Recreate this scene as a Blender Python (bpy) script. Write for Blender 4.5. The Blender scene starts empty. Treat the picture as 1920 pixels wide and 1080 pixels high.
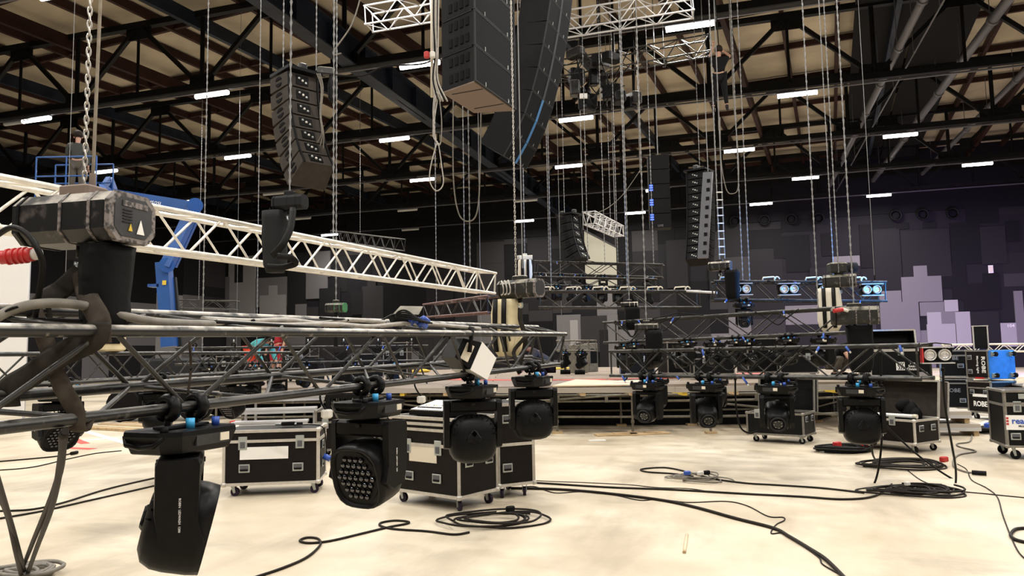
import bpy, math, random
from mathutils import Matrix, Vector as V
random.seed(7)
S = bpy.context.scene
COL = S.collection
# ---------------------------------------------------------------- camera
F, H = 1400.0, 1.6                      # focal length in pixels of the 1920x1080 frame, eye height
PITCH, ROLL, TH = math.atan(120 / 1400.0), -0.0173, math.radians(17.4)
CM = Matrix.Rotation(math.pi / 2 + PITCH, 3, 'X') @ Matrix.Rotation(ROLL, 3, 'Z')
cam = bpy.data.cameras.new('camera'); cam.sensor_width = 36; cam.lens = F / 1920 * 36; cam.clip_end = 300
co = bpy.data.objects.new('camera', cam); COL.objects.link(co)
co.matrix_world = Matrix.Translation((0, 0, H)) @ CM.to_4x4()
S.camera = co
# ---------------------------------------------------------------- world, exposure
w = bpy.data.worlds.new('world'); S.world = w; w.use_nodes = True
w.node_tree.nodes['Background'].inputs[0].default_value = (.9, .92, 1, 1)
w.node_tree.nodes['Background'].inputs[1].default_value = 0.002
S.view_settings.view_transform = 'Standard'; S.view_settings.look = 'None'
S.view_settings.gamma = 1; S.view_settings.use_curve_mapping = False
S.view_settings.exposure = 0.20
LAMP_W = 480.0                           # one ceiling batten
def spot(name, loc, target, color, power, cone, blend=.5, size=.12, parent=None):
    l = bpy.data.lights.new(name, 'SPOT'); l.color = color; l.energy = power; l.spot_size = math.radians(cone)
    l.spot_blend = blend; l.shadow_soft_size = size
    o = bpy.data.objects.new(name, l); COL.objects.link(o)
    q = (V(target) - V(loc)).to_track_quat('-Z', 'Y')
    place(o, parent, Matrix.Translation(loc) @ q.to_matrix().to_4x4())
    return o
# ---------------------------------------------------------------- measuring
UX, UY = V((math.cos(TH), -math.sin(TH), 0)), V((math.sin(TH), math.cos(TH), 0))   # the hall's axes
def ray(x, y): return CM @ V(((x - 960) / F, (540 - y) / F, -1))
def at(x, y, d): r = ray(x, y); return V((0, 0, H)) + r * (d / r.y)
def atz(x, y, z): r = ray(x, y); return V((0, 0, H)) + r * ((z - H) / r.z)
def hall(u, v, z=0.0): return UX * u + UY * v + V((0, 0, z))
def on_wall(x, y, v):
    r = ray(x, y); t = v / r.dot(UY); p = V((0, 0, H)) + r * t
    return p.dot(UX), p.z
# ---------------------------------------------------------------- objects
WM = {}
I4 = Matrix.Identity(4)
def place(o, parent, world):
    if parent is None: o.matrix_basis = world
    else:
        o.parent = parent; o.matrix_basis = WM[parent.name].inverted() @ world
    WM[o.name] = world.copy()
def obj(name, mesh, parent=None, m=None):
    o = bpy.data.objects.new(name, mesh); COL.objects.link(o)
    place(o, parent, m if m is not None else (WM[parent.name] if parent else I4))
    return o
def tag(o, label, cat, group=None, kind=None):
    if label: o['label'] = label
    if cat: o['category'] = cat
    if group: o['group'] = group
    if kind: o['kind'] = kind
    return o
def thing(name, label, cat, loc=(0, 0, 0), rz=0.0, group=None):
    o = bpy.data.objects.new(name, None); COL.objects.link(o); o.empty_display_size = .1
    place(o, None, Matrix.Translation(loc) @ Matrix.Rotation(rz, 4, 'Z'))
    return tag(o, label, cat, group)
def frame(p, x=None, y=None, z=None):
    """matrix at p with given (approximate) x / y / z axes, two of them"""
    if z is None: z = x.cross(y)
    if x is None: x = y.cross(z)
    if y is None: y = z.cross(x)
    x = x.normalized(); z = (z - x * z.dot(x)).normalized(); y = z.cross(x)
    m = Matrix((x, y, z)).transposed().to_4x4(); m.translation = p
    return m
class MB:
    def __init__(s): s.v, s.f, s.sm = [], [], []
    def add(s, vs, fs, smooth=False):
        b = len(s.v); s.v += [tuple(x) for x in vs]
        for f in fs: s.f.append([b + i for i in f]); s.sm.append(smooth)
        return s
    def box(s, c, d, m=None):
        c = V(c); x, y, z = d[0] / 2, d[1] / 2, d[2] / 2
        vs = [V((sx * x, sy * y, sz * z)) for sz in (-1, 1) for sx, sy in ((-1, -1), (1, -1), (1, 1), (-1, 1))]
        if m is not None: vs = [m @ p for p in vs]
        return s.add([p + c for p in vs], [(3, 2, 1, 0), (4, 5, 6, 7), (0, 1, 5, 4), (1, 2, 6, 5), (2, 3, 7, 6), (3, 0, 4, 7)])
    def loft(s, loops, caps=True, smooth=False, closed=False):
        n = len(loops[0]); vs = [p for l in loops for p in l]; fs = []; k = len(loops)
        for i in range(k if closed else k - 1):
            for j in range(n):
                a, b = i * n, (i + 1) % k * n
                fs.append((a + j, a + (j + 1) % n, b + (j + 1) % n, b + j))
        s.add(vs, fs, smooth)
        if caps and not closed:
            b = len(s.v) - len(vs)
            s.f.append(list(range(b, b + n))[::-1]); s.sm.append(False)
            s.f.append(list(range(b + (k - 1) * n, b + k * n))); s.sm.append(False)
        return s
    def rbox(s, c, d, ch):
        """box with chamfered vertical and horizontal edges"""
        c = V(c); x, y, z = d[0] / 2, d[1] / 2, d[2] / 2
        def ring(k, zz):
            X, Y = x - k, y - k
            return [c + V(p) for p in ((X, -Y + ch, zz), (X, Y - ch, zz), (X - ch, Y, zz), (-X + ch, Y, zz), (-X, Y - ch, zz), (-X, -Y + ch, zz), (-X + ch, -Y, zz), (X - ch, -Y, zz))]
        return s.loft([ring(ch * .6, -z), ring(0, -z + ch * .6), ring(0, z - ch * .6), ring(ch * .6, z)])
    def cyl(s, p, q, r, n=10, r2=None, smooth=True):
        p, q = V(p), V(q); a = (q - p).normalized(); b = a.orthogonal().normalized(); c = a.cross(b); r2 = r if r2 is None else r2
        L = lambda o, rr: [o + (b * math.cos(t) + c * math.sin(t)) * rr for t in (2 * math.pi * i / n for i in range(n))]
        return s.loft([L(p, r), L(q, r2)], True, smooth)
    def lathe(s, prof, n=20, m=None, smooth=True, caps=True, sq=0.0):
        """profile of (radius, z); sq > 0 squares the outline"""
        def pt(r, t):
            c, d = math.cos(t), math.sin(t)
            k = 1 if not sq else 1 / (abs(c) ** sq + abs(d) ** sq) ** (1 / sq)
            return r * c * k, r * d * k
        L = []
        for r, z in prof:
            ring = [V((*pt(r, 2 * math.pi * (i + .5) / n), z)) for i in range(n)]
            L.append([m @ p for p in ring] if m is not None else ring)
        return s.loft(L, caps, smooth)
    def sweep(s, pts, r, n=6, flat=1.0, ref=(0, 0, 1), closed=False):
        pts = [V(p) for p in pts]; L = []; k = len(pts); prev = None
        for i, p in enumerate(pts):
            if closed: t = pts[(i + 1) % k] - pts[i - 1]
            else: t = pts[min(i + 1, k - 1)] - pts[max(i - 1, 0)]
            t = t.normalized() if t.length > 1e-9 else V((0, 0, 1))
            if flat == 1.0 and prev is not None: b = prev - t * prev.dot(t)
            else: b = V(ref) - t * V(ref).dot(t)
            if b.length < 1e-4: b = t.orthogonal()
            b.normalize(); prev = b; c = t.cross(b)
            L.append([p + b * (math.sin(a) * r * flat) + c * (math.cos(a) * r) for a in (2 * math.pi * j / n for j in range(n))])
        return s.loft(L, True, True, closed)
    def prism(s, poly, z0, z1, m=None):
        a = [V((x, y, z0)) for x, y in poly]; b = [V((x, y, z1)) for x, y in poly]
        if m is not None: a, b = [m @ p for p in a], [m @ p for p in b]
        return s.loft([a, b])
    def mesh(s, name, mat):
        me = bpy.data.meshes.new(name); me.from_pydata(s.v, [], s.f); me.polygons.foreach_set('use_smooth', s.sm)
        me.materials.append(M[mat] if isinstance(mat, str) else mat); me.update(); return me
    def build(s, name, mat, parent=None, m=None): return obj(name, s.mesh(name, mat), parent, m)
_cache = {}
def shared(key, mat, fn):
    k = (key, mat)
    if k not in _cache: b = MB(); fn(b); _cache[k] = b.mesh(key, mat)
    return _cache[k]
def unit_box(mat): return shared('block', mat, lambda b: b.box((0, 0, .5), (1, 1, 1)))
def unit_cyl(mat, n=10): return shared('rod%d' % n, mat, lambda b: b.cyl((0, 0, 0), (0, 0, 1), 1, n))
def rod(name, p, q, r, mat, parent, n=10):
    p, q = V(p), V(q); d = q - p
    m = frame(p, x=d.orthogonal(), z=d) if abs(d.x) + abs(d.y) > 1e-6 else Matrix.Translation(p) @ (I4 if d.z > 0 else Matrix.Rotation(math.pi, 4, 'X'))
    return obj(name, unit_cyl(mat, n), parent, m @ Matrix.Diagonal((r, r, d.length, 1)))
def bar(name, p, q, a, b, mat, parent, up=(0, 0, 1)):
    """rectangular bar from p to q, a wide, b along up"""
    p, q = V(p), V(q); d = q - p; u = V(up)
    if abs(d.normalized().dot(u)) > .99: u = V((0, 1, 0)) if abs(d.normalized().y) < .9 else V((1, 0, 0))
    y = u - d * (u.dot(d) / d.dot(d))
    return obj(name, unit_box(mat), parent, frame(p, y=y, z=d) @ Matrix.Diagonal((a, b, d.length, 1)))
def block(name, c, d, mat, parent, m=None):
    """box of size d centred on c in the parent's frame"""
    base = (WM[parent.name] if m is None else m) @ Matrix.Translation(V(c) - V((0, 0, d[2] / 2)))
    return obj(name, unit_box(mat), parent, base @ Matrix.Diagonal((d[0], d[1], d[2], 1)))
def smoothpts(pts, k=6, closed=False):
    pts = [V(p) for p in pts]; n = len(pts); out = []
    for i in range(n if closed else n - 1):
        g = (lambda j: pts[j % n]) if closed else (lambda j: pts[max(0, min(n - 1, j))])
        a, b, c, d = g(i - 1), g(i), g(i + 1), g(i + 2)
        for j in range(k):
            t = j / k
            out.append(.5 * ((2 * b) + (c - a) * t + (2 * a - 5 * b + 4 * c - d) * t * t + (3 * b - a - 3 * c + d) * t ** 3))
    if not closed: out.append(pts[-1])
    return out
def text_mesh(body, size, mat, bold=0.0, align='CENTER'):
    k = ('txt', body, size, mat)
    if k in _cache: return _cache[k]
    c = bpy.data.curves.new('lettering', 'FONT'); c.body = body; c.size = size; c.align_x = align; c.align_y = 'CENTER'
    c.extrude = .001; c.offset = bold; c.resolution_u = 2
    o = bpy.data.objects.new('lettering', c); COL.objects.link(o)
    dg = bpy.context.evaluated_depsgraph_get(); dg.update()
    me = bpy.data.meshes.new_from_object(o.evaluated_get(dg)); bpy.data.objects.remove(o); bpy.data.curves.remove(c)
    me.materials.clear(); me.materials.append(M[mat]); me.name = 'lettering'; _cache[k] = me
    return me
def text(body, size, mat, parent, m, bold=0.0): return obj('lettering', text_mesh(body, size, mat, bold), parent, m)
# ---------------------------------------------------------------- materials
M = {}
def mat(name, col, rough=.6, metal=0.0, spots=None, scale=8.0, lo=.55, hi=.7, bump=0.0, emit=None, es=1.0, var=0.0, dust=None, stretch=None):
    if max(col) < .09: col = tuple(c * .62 for c in col)
    m = bpy.data.materials.new(name); m.use_nodes = True; t = m.node_tree; b = t.nodes['Principled BSDF']; N = t.nodes.new; K = t.links.new
    b.inputs['Base Color'].default_value = (*col, 1); b.inputs['Roughness'].default_value = rough; b.inputs['Metallic'].default_value = metal
    if max(col) < .09 and rough > .1: b.inputs['Specular IOR Level'].default_value = .5 if name.startswith(('truss', 'hoist')) else .16
    if spots or bump or var:
        tc = N('ShaderNodeTexCoord'); mp = N('ShaderNodeMapping'); K(tc.outputs['Object' if stretch is None else 'Object'], mp.inputs[0])
        g = N('ShaderNodeNewGeometry'); K(g.outputs['Position'], mp.inputs[0])
        if stretch: mp.inputs['Scale'].default_value = stretch
        nz = N('ShaderNodeTexNoise'); nz.inputs['Scale'].default_value = scale; nz.inputs['Detail'].default_value = 6; K(mp.outputs[0], nz.inputs[0])
    last = None
    if var:
        mr = N('ShaderNodeMapRange'); K(nz.outputs[0], mr.inputs[0]); mr.inputs[1].default_value = .3; mr.inputs[2].default_value = .7
        mr.inputs[3].default_value = 1 - var; mr.inputs[4].default_value = 1 + var
        mx = N('ShaderNodeMix'); mx.data_type = 'RGBA'; mx.blend_type = 'MULTIPLY'; mx.inputs[0].default_value = 1; mx.inputs[6].default_value = (*col, 1)
        K(mr.outputs[0], mx.inputs[7]); last = mx.outputs[2]
    if spots:
        rp = N('ShaderNodeValToRGB'); rp.color_ramp.elements[0].position = lo; rp.color_ramp.elements[1].position = hi
        K(nz.outputs[0], rp.inputs[0]); mx = N('ShaderNodeMix'); mx.data_type = 'RGBA'; K(rp.outputs[0], mx.inputs[0])
        if last: K(last, mx.inputs[6])
        else: mx.inputs[6].default_value = (*col, 1)
        mx.inputs[7].default_value = (*spots, 1); last = mx.outputs[2]
    if dust:                             # settled dust and chipped paint on upward faces
        g2 = N('ShaderNodeNewGeometry'); sx = N('ShaderNodeSeparateXYZ'); K(g2.outputs['Normal'], sx.inputs[0])
        mr = N('ShaderNodeMapRange'); K(sx.outputs[2], mr.inputs[0]); mr.inputs[1].default_value = .15; mr.inputs[2].default_value = .8
        n2 = N('ShaderNodeTexNoise'); n2.inputs['Scale'].default_value = 9; n2.inputs['Detail'].default_value = 5; K(g2.outputs['Position'], n2.inputs[0])
        m2 = N('ShaderNodeMapRange'); K(n2.outputs[0], m2.inputs[0]); m2.inputs[1].default_value = .36; m2.inputs[2].default_value = .56
        mu = N('ShaderNodeMath'); mu.operation = 'MULTIPLY'; K(mr.outputs[0], mu.inputs[0]); K(m2.outputs[0], mu.inputs[1])
        mx = N('ShaderNodeMix'); mx.data_type = 'RGBA'; K(mu.outputs[0], mx.inputs[0])
        if last: K(last, mx.inputs[6])
        else: mx.inputs[6].default_value = (*col, 1)
        mx.inputs[7].default_value = (*dust, 1); last = mx.outputs[2]
    if last: K(last, b.inputs['Base Color'])
    if bump:
        bp = N('ShaderNodeBump'); bp.inputs['Strength'].default_value = bump; bp.inputs['Distance'].default_value = .01; K(nz.outputs[0], bp.inputs['Height']); K(bp.outputs[0], b.inputs['Normal'])
    if emit: b.inputs['Emission Color'].default_value = (*emit, 1); b.inputs['Emission Strength'].default_value = es
    M[name] = m; return m
mat('roof_board', (.36, .31, .235), .85, var=.22, scale=.5)
mat('red_steel', (.042, .018, .015), .6, var=.3, scale=1.0)
mat('dark_steel', (.0075, .0075, .0085), .55, var=.3, scale=2.0)
mat('blue_steel', (.018, .025, .042), .5, var=.4, scale=1.5)
mat('rail_grey', (.10, .10, .115), .5, metal=.3)
mat('black_drape', (.012, .012, .014), .95)
mat('wall_base', (.022, .021, .025), .9)
for i, c in enumerate([(.013, .0125, .0145), (.026, .0248, .0275), (.053, .050, .0535), (.135, .128, .133), (.28, .27, .272)]): mat('camo_%d' % i, c, .9)
mat('white_board', (.75, .74, .72), .7)
mat('truss_black', (.008, .008, .0085), .35, spots=(.06, .057, .052), scale=26, lo=.60, hi=.76, dust=(.10, .095, .085))
mat('truss_worn', (.010, .010, .011), .38, spots=(.2, .19, .165), scale=22, lo=.62, hi=.72, dust=(.55, .51, .44))
mat('truss_brace', (.032, .030, .027), .45, metal=.2, spots=(.16, .15, .13), scale=22, lo=.6, hi=.75)
mat('truss_far', (.010, .010, .0105), .45, spots=(.06, .056, .05), scale=12, lo=.56, hi=.72, dust=(.11, .105, .09))
mat('truss_alu', (.80, .77, .71), .32, metal=.45, var=.12, scale=12)
mat('truss_alu_far', (.55, .55, .56), .4, metal=.4)
mat('truss_red', (.12, .05, .04), .5, spots=(.4, .3, .25), scale=10, lo=.58, hi=.72)
mat('fixture_black', (.0062, .0062, .0066), .42, var=.25, scale=30)
mat('fixture_dark', (.0025, .0025, .003), .5)
mat('fixture_grey', (.03, .03, .033), .45)
mat('hoist_black', (.0085, .008, .0085), .38, spots=(.09, .075, .07), scale=16, lo=.58, hi=.74, dust=(.5, .46, .4))
mat('hoist_worn', (.20, .175, .165), .6, spots=(.03, .027, .027), scale=45, lo=.46, hi=.6)
mat('hoist_plate', (.03, .03, .033), .5, var=.3, scale=25)
mat('hoist_olive', (.017, .016, .013), .42, spots=(.10, .095, .08), scale=18, lo=.58, hi=.76, dust=(.3, .28, .22))
mat('hoist_green', (.05, .22, .09), .45)
mat('bag_black', (.004, .004, .0045), .75, bump=.6, scale=9)
mat('bag_grey', (.028, .029, .031), .8, bump=.5, scale=9)
mat('bag_beige', (.62, .53, .33), .85, bump=.6, scale=7, var=.15)
mat('bag_cream', (.62, .58, .48), .85, bump=.4, scale=7)
mat('sling', (.038, .032, .026), .85, var=.3, scale=20, bump=.3)
mat('sling_brown', (.075, .06, .046), .85, var=.25, scale=20, bump=.3)
mat('chain_steel', (.52, .49, .45), .35, metal=.8)
mat('chain_far', (.22, .22, .22), .5, metal=.3)
mat('cable_black', (.008, .0075, .007), .55)
mat('cable_brown', (.026, .020, .016), .6)
mat('cable_grey', (.17, .155, .13), .65, var=.25, scale=20)
mat('cable_pale', (.36, .335, .30), .6, var=.2, scale=20)
mat('plug_red', (.45, .02, .02), .45)
mat('plug_white', (.65, .63, .58), .5)
mat('plug_blue', (.03, .09, .42), .4)
mat('plug_cyan', (.05, .40, .75), .4)
mat('white', (.80, .79, .76), .6)
mat('cream', (.66, .60, .48), .6)
mat('yellow', (.65, .45, .04), .6)
mat('orange', (.75, .25, .03), .5)
mat('case_panel', (.013, .0095, .0085), .5, var=.2, scale=15)
mat('case_black', (.006, .006, .0065), .5, var=.2, scale=15)
mat('case_brown', (.085, .070, .060), .8, var=.15, scale=10)
mat('case_edge', (.56, .53, .48), .38, metal=.5, var=.1, scale=20)
mat('case_edge_worn', (.22, .205, .18), .45, metal=.4, var=.2, scale=20)
mat('latch', (.42, .45, .44), .35, metal=.6)
mat('case_foam', (.02, .018, .016), .95)
mat('blue_lit_panel', (.02, .16, .50), .6, var=.15, scale=10)  # blue light falling on the case base, put into its colour
mat('rubber', (.006, .0055, .007), .6)
mat('wheel_purple', (.035, .022, .045), .45)
mat('wood', (.50, .36, .20), .7, var=.2, scale=3, stretch=(1, 6, 1))
mat('plywood', (.70, .56, .38), .6, var=.1, scale=2)
mat('deck', (.25, .20, .155), .85, var=.14, scale=1.2)
mat('deck_edge', (.40, .36, .31), .6)
mat('scaffold', (.17, .157, .125), .55, metal=.4, var=.25, scale=9)
mat('stage_red', (.42, .05, .035), .6, var=.2, scale=5)
mat('tape_red', (.60, .05, .03), .6)
mat('lift_blue', (.012, .075, .27), .4, var=.1, scale=4)
mat('lift_grey', (.03, .032, .035), .5)
mat('speaker', (.014, .0143, .0155), .75, var=.12, scale=14)
mat('speaker_warm', (.068, .058, .050), .7, var=.15, scale=10)
mat('speaker_base', (.17, .125, .10), .7)
mat('grille', (.0075, .0085, .0105), .85)
mat('speaker_edge', (.055, .057, .062), .6)
mat('tape_blue', (.03, .17, .42), .5)
mat('tape_grey', (.065, .07, .08), .6)
mat('screen', (.42, .41, .33), .9)
mat('skin', (.45, .25, .17), .6); mat('hair', (.03, .02, .015), .7)
mat('cloth_grey', (.075, .07, .073), .9); mat('cloth_black', (.012, .012, .013), .9); mat('cloth_teal', (.06, .32, .33), .9)
mat('cloth_red', (.38, .02, .03), .9); mat('cloth_sage', (.085, .088, .078), .9); mat('cloth_khaki', (.09, .078, .06), .9); mat('cloth_orange', (.75, .06, .02), .8)
mat('glass_dark', (.01, .012, .015), .08)
mat('led_lens', (.10, .10, .11), .05, metal=1.0)
mat('tube_light', (1, 1, 1), .5, emit=(1, .95, .88), es=14)
mat('tube_off', (.45, .46, .46), .5)
mat('led_blue', (.02, .05, .5), .4, emit=(.05, .12, 1), es=3)
mat('mirror_ring', (.6, .6, .6), .15, metal=.9)
mat('lamp_silver', (.62, .61, .60), .3, metal=.5)
def floor_mat():
    m = bpy.data.materials.new('concrete'); m.use_nodes = True; t = m.node_tree; b = t.nodes['Principled BSDF']; N = t.nodes.new; K = t.links.new
    g = N('ShaderNodeNewGeometry'); mp = N('ShaderNodeMapping'); K(g.outputs['Position'], mp.inputs[0]); mp.inputs['Rotation'].default_value = (0, 0, .3)
    def noise(sc, det, st=None):
        n = N('ShaderNodeTexNoise'); n.inputs['Scale'].default_value = sc; n.inputs['Detail'].default_value = det; n.inputs['Roughness'].default_value = .6
        if st:
            k = N('ShaderNodeMapping'); k.inputs['Scale'].default_value = st; K(mp.outputs[0], k.inputs[0]); K(k.outputs[0], n.inputs[0])
        else: K(mp.outputs[0], n.inputs[0])
        return n
    def ramp(src, a, b_):
        r = N('ShaderNodeMapRange'); K(src, r.inputs[0]); r.inputs[1].default_value = a; r.inputs[2].default_value = b_; return r.outputs[0]
    def mix(fac, a, c):
        x = N('ShaderNodeMix'); x.data_type = 'RGBA'; K(fac, x.inputs[0])
        if isinstance(a, tuple): x.inputs[6].default_value = (*a, 1)
        else: K(a, x.inputs[6])
        x.inputs[7].default_value = (*c, 1); return x.outputs[2]
    c = mix(ramp(noise(.55, 8).outputs[0], .38, .62), (.50, .425, .31), (.64, .565, .44))
    c = mix(ramp(noise(1.1, 9, (1, .35, 1)).outputs[0], .50, .68), c, (.40, .335, .245))
    c = mix(ramp(noise(.45, 7, (.5, 1, 1)).outputs[0], .57, .70), c, (.27, .23, .175))
    c = mix(ramp(noise(14, 4).outputs[0], .66, .80), c, (.48, .40, .28))
    K(c, b.inputs['Base Color']); b.inputs['Roughness'].default_value = .5
    b.inputs['Specular IOR Level'].default_value = .3
    bp = N('ShaderNodeBump'); bp.inputs['Strength'].default_value = .08; K(noise(9, 5).outputs[0], bp.inputs['Height']); K(bp.outputs[0], b.inputs['Normal'])
    M['concrete'] = m
floor_mat()
# ================================================================ the setting
ZL = 11.6                                # height of the ceiling battens
U0, U1, V0, V1, ZR = -46.0, 24.0, -14.0, 58.0, 15.4
HALL = frame(V((0, 0, 0)), x=UX, y=UY)
def hbox(name, a, b, mt, kind='structure', parent=None):
    lo = V([min(p, q) for p, q in zip(a, b)]); hi = V([max(p, q) for p, q in zip(a, b)])
    m = MB(); m.box((0, 0, (hi.z - lo.z) / 2), hi - lo)
    o = m.build(name, mt, parent, HALL @ Matrix.Translation(((lo.x + hi.x) / 2, (lo.y + hi.y) / 2, lo.z)))
    if parent is None: o['kind'] = kind
    return o
tag(hbox('floor', (U0, V0, -.2), (U1, V1, 0), 'concrete'), 'pale beige stained concrete hall floor', 'floor')
ceil = tag(hbox('ceiling', (U0, V0, ZR), (U1, V1, ZR + .2), 'roof_board'), 'beige boarded roof deck under red-brown purlins', 'ceiling')
wb = tag(hbox('wall_back', (U0, V1, 0), (U1, V1 + .3, ZR), 'wall_base'), 'dark grey back wall with blocky camouflage panels', 'wall')
wl = tag(hbox('wall_left', (U0 - .3, V0, 0), (U0, V1, ZR), 'wall_base'), 'dark grey left wall with blocky camouflage panels', 'wall')
tag(hbox('wall_right', (U1, V0, 0), (U1 + .3, V1, ZR), 'wall_base'), 'plain dark right hand wall', 'wall')
tag(hbox('wall_rear', (U0, V0 - .3, 0), (U1, V0, ZR), 'wall_base'), 'plain dark wall behind the viewer', 'wall')
hbox('drape', (U0, V1 - .12, 10.9), (U1, V1 - .01, ZR), 'black_drape', parent=wb)
hbox('drape', (U0 + .01, V0, 10.9), (U0 + .12, V1 - .2, ZR), 'black_drape', parent=wl)
# camouflage panels of the back wall: the ones the picture shows, then a filling grid
taken = []
def panel(u0, u1, z0, z1, tone, th=.03, wall=wb):
    if wall is wb: c = V(((u0 + u1) / 2, V1 - th / 2, z0)); d = (u1 - u0 - .015, th, z1 - z0 - .015)
    else: c = V((U0 + th / 2, (u0 + u1) / 2, z0)); d = (th, u1 - u0 - .015, z1 - z0 - .015)
    obj('panel', unit_box('camo_%d' % tone), wall, HALL @ Matrix.Translation(c) @ Matrix.Diagonal((*d, 1)))
def px_panel(x0, y0, x1, y1, tone):
    xm, ym = (x0 + x1) / 2, (y0 + y1) / 2
    u0 = on_wall(x0, ym, V1)[0]; u1 = on_wall(x1, ym, V1)[0]; z1 = on_wall(xm, y0, V1)[1]; z0 = on_wall(xm, y1, V1)[1]
    z0, z1 = max(.02, z0), min(10.85, z1); taken.append((u0, u1, z0, z1)); panel(u0, u1, z0, z1, tone, .045 + .0025 * len(taken))
for q in [(1450, 443, 1475, 485, 0), (1473, 441, 1518, 510, 0), (1540, 437, 1560, 480, 0), (1612, 420, 1640, 502, 0), (1680, 418, 1704, 430, 0), (1730, 416, 1755, 427, 0),
          (1782, 417, 1838, 495, 0), (1762, 470, 1784, 540, 0), (1784, 495, 1812, 562, 0), (1886, 415, 1912, 453, 0), (1844, 512, 1875, 580, 0), (1806, 532, 1846, 582, 0),
          (1640, 430, 1690, 565, 1), (1690, 430, 1782, 520, 1), (1838, 424, 1886, 495, 1),
          (1712, 498, 1738, 520, 3), (1690, 518, 1766, 566, 3), (1650, 545, 1692, 640, 3), (1692, 565, 1724, 640, 3), (1770, 562, 1796, 584, 4), (1724, 566, 1770, 592, 3),
          (1738, 585, 1768, 618, 4), (1764, 584, 1792, 607, 3), (1792, 584, 1820, 650, 4), (1738, 607, 1792, 650, 4), (1820, 584, 1874, 650, 1), (1876, 605, 1906, 650, 4), (1903, 545, 1920, 650, 3),
          (1560, 480, 1612, 500, 3), (1518, 500, 1612, 530, 1), (1844, 620, 1852, 650, 4),
          (480, 520, 540, 575, 3), (488, 553, 538, 600, 4), (505, 535, 522, 556, 4), (540, 500, 575, 590, 1), (575, 505, 615, 560, 3), (555, 570, 575, 600, 3), (590, 460, 620, 520, 3), (680, 536, 720, 600, 2),
          (690, 518, 706, 560, 2), (720, 500, 800, 600, 0), (660, 545, 682, 590, 1), (600, 540, 640, 600, 1), (800, 520, 850, 600, 1), (430, 470, 480, 610, 4), (388, 520, 432, 600, 3), (372, 554, 384, 586, 4), (395, 555, 410, 586, 4),  # far left panels lightened, brighter lighting there put into their tones
          (456, 575, 474, 588, 4), (442, 478, 458, 530, 1), (1045, 590, 1090, 660, 3), (1070, 600, 1085, 660, 4), (1090, 592, 1140, 660, 2), (1140, 590, 1160, 690, 3), (1125, 618, 1142, 690, 1),
          (1330, 500, 1345, 560, 1), (1250, 450, 1290, 540, 1)]: px_panel(*q)
rnd = random.Random(3)
u = U0 + .1
while u < U1 - .3:
    wdt = rnd.choice([1.3, 1.6, 2.0, 2.4]); z = .02
    while z < 10.6:
        h = rnd.choice([.9, 1.4, 1.8, 2.6]); z1 = min(10.85, z + h)
        tone = rnd.choice([0, 1, 1, 1, 2]) if z > 4.2 else rnd.choice([0, 1, 2, 2, 3])
        if not any(a - .4 < u + wdt / 2 < b + .4 and c - .3 < (z + z1) / 2 < d + .3 for a, b, c, d in taken): panel(u, u + wdt, z, z1, tone)
        z = z1
    u += wdt
v = 14.0
while v < V1 - 2.5:
    wdt = rnd.choice([1.6, 2.0, 2.4, 3.0]); z = .02
    while z < 10.6:
        z1 = min(10.85, z + rnd.choice([.9, 1.8, 2.6, 3.4])); panel(v, v + wdt, z, z1, rnd.choice([1, 2, 3, 3, 4]) if z < 6 else rnd.choice([0, 1, 2]), wall=wl); z = z1  # low panels in lighter tones, the stronger light there painted in
    v += wdt
# things on the back wall
def wall_thing(name, label, cat, x0, y0, x1, y1, mt, th=.06):
    u0, z1 = on_wall(x0, y0, V1); u1, z0 = on_wall(x1, y1, V1)
    t = tag(bpy.data.objects.new(name, None), label, cat); COL.objects.link(t)
    place(t, None, HALL @ Matrix.Translation(((u0 + u1) / 2, V1 - .05, z0)))
    block('plate', (0, -th / 2, (z1 - z0) / 2), (u1 - u0, th, z1 - z0), mt, t)
    return t, u1 - u0, z1 - z0
t, a, b = wall_thing('door_sign', 'small black door number sign reading 104 on the back wall', 'sign', 1884, 606, 1904, 616, 'black_drape')
text('104', .3, 'white', t, WM[t.name] @ Matrix.Translation((0, -.065, b / 2)) @ Matrix.Rotation(math.pi / 2, 4, 'X'))
t, a, b = wall_thing('wall_box', 'small pale equipment box fixed high on the camouflage wall', 'box', 1852, 498, 1862, 512, 'white')
block('lid', (0, -.08, b / 2), (a * .8, .03, b * .8), 'cream', t)
for k, x in enumerate([1378, 1433, 1483, 1534, 1678, 1728, 1784]):
    u, z = on_wall(x, 414 - (x - 1433) * .035, V1)
    t = tag(bpy.data.objects.new('ceiling_vent', None), 'round black ventilation nozzle in a row high on the back wall', 'vent', 'ventilation nozzles along the top of the back wall'); COL.objects.link(t)
    place(t, None, HALL @ Matrix.Translation((u, V1 - .13, z)))
    m = MB(); m.lathe([(.30, 0), (.36, .02), (.38, .35), (.33, .36), (.29, .05)], 16, Matrix.Rotation(math.pi / 2, 4, 'X'), caps=False); m.build('nozzle_ring', 'dark_steel', t)
    m = MB(); m.lathe([(.30, .04), (.24, .08), (.08, .1)], 16, Matrix.Rotation(math.pi / 2, 4, 'X')); m.build('nozzle_core', 'black_drape', t)
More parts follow.
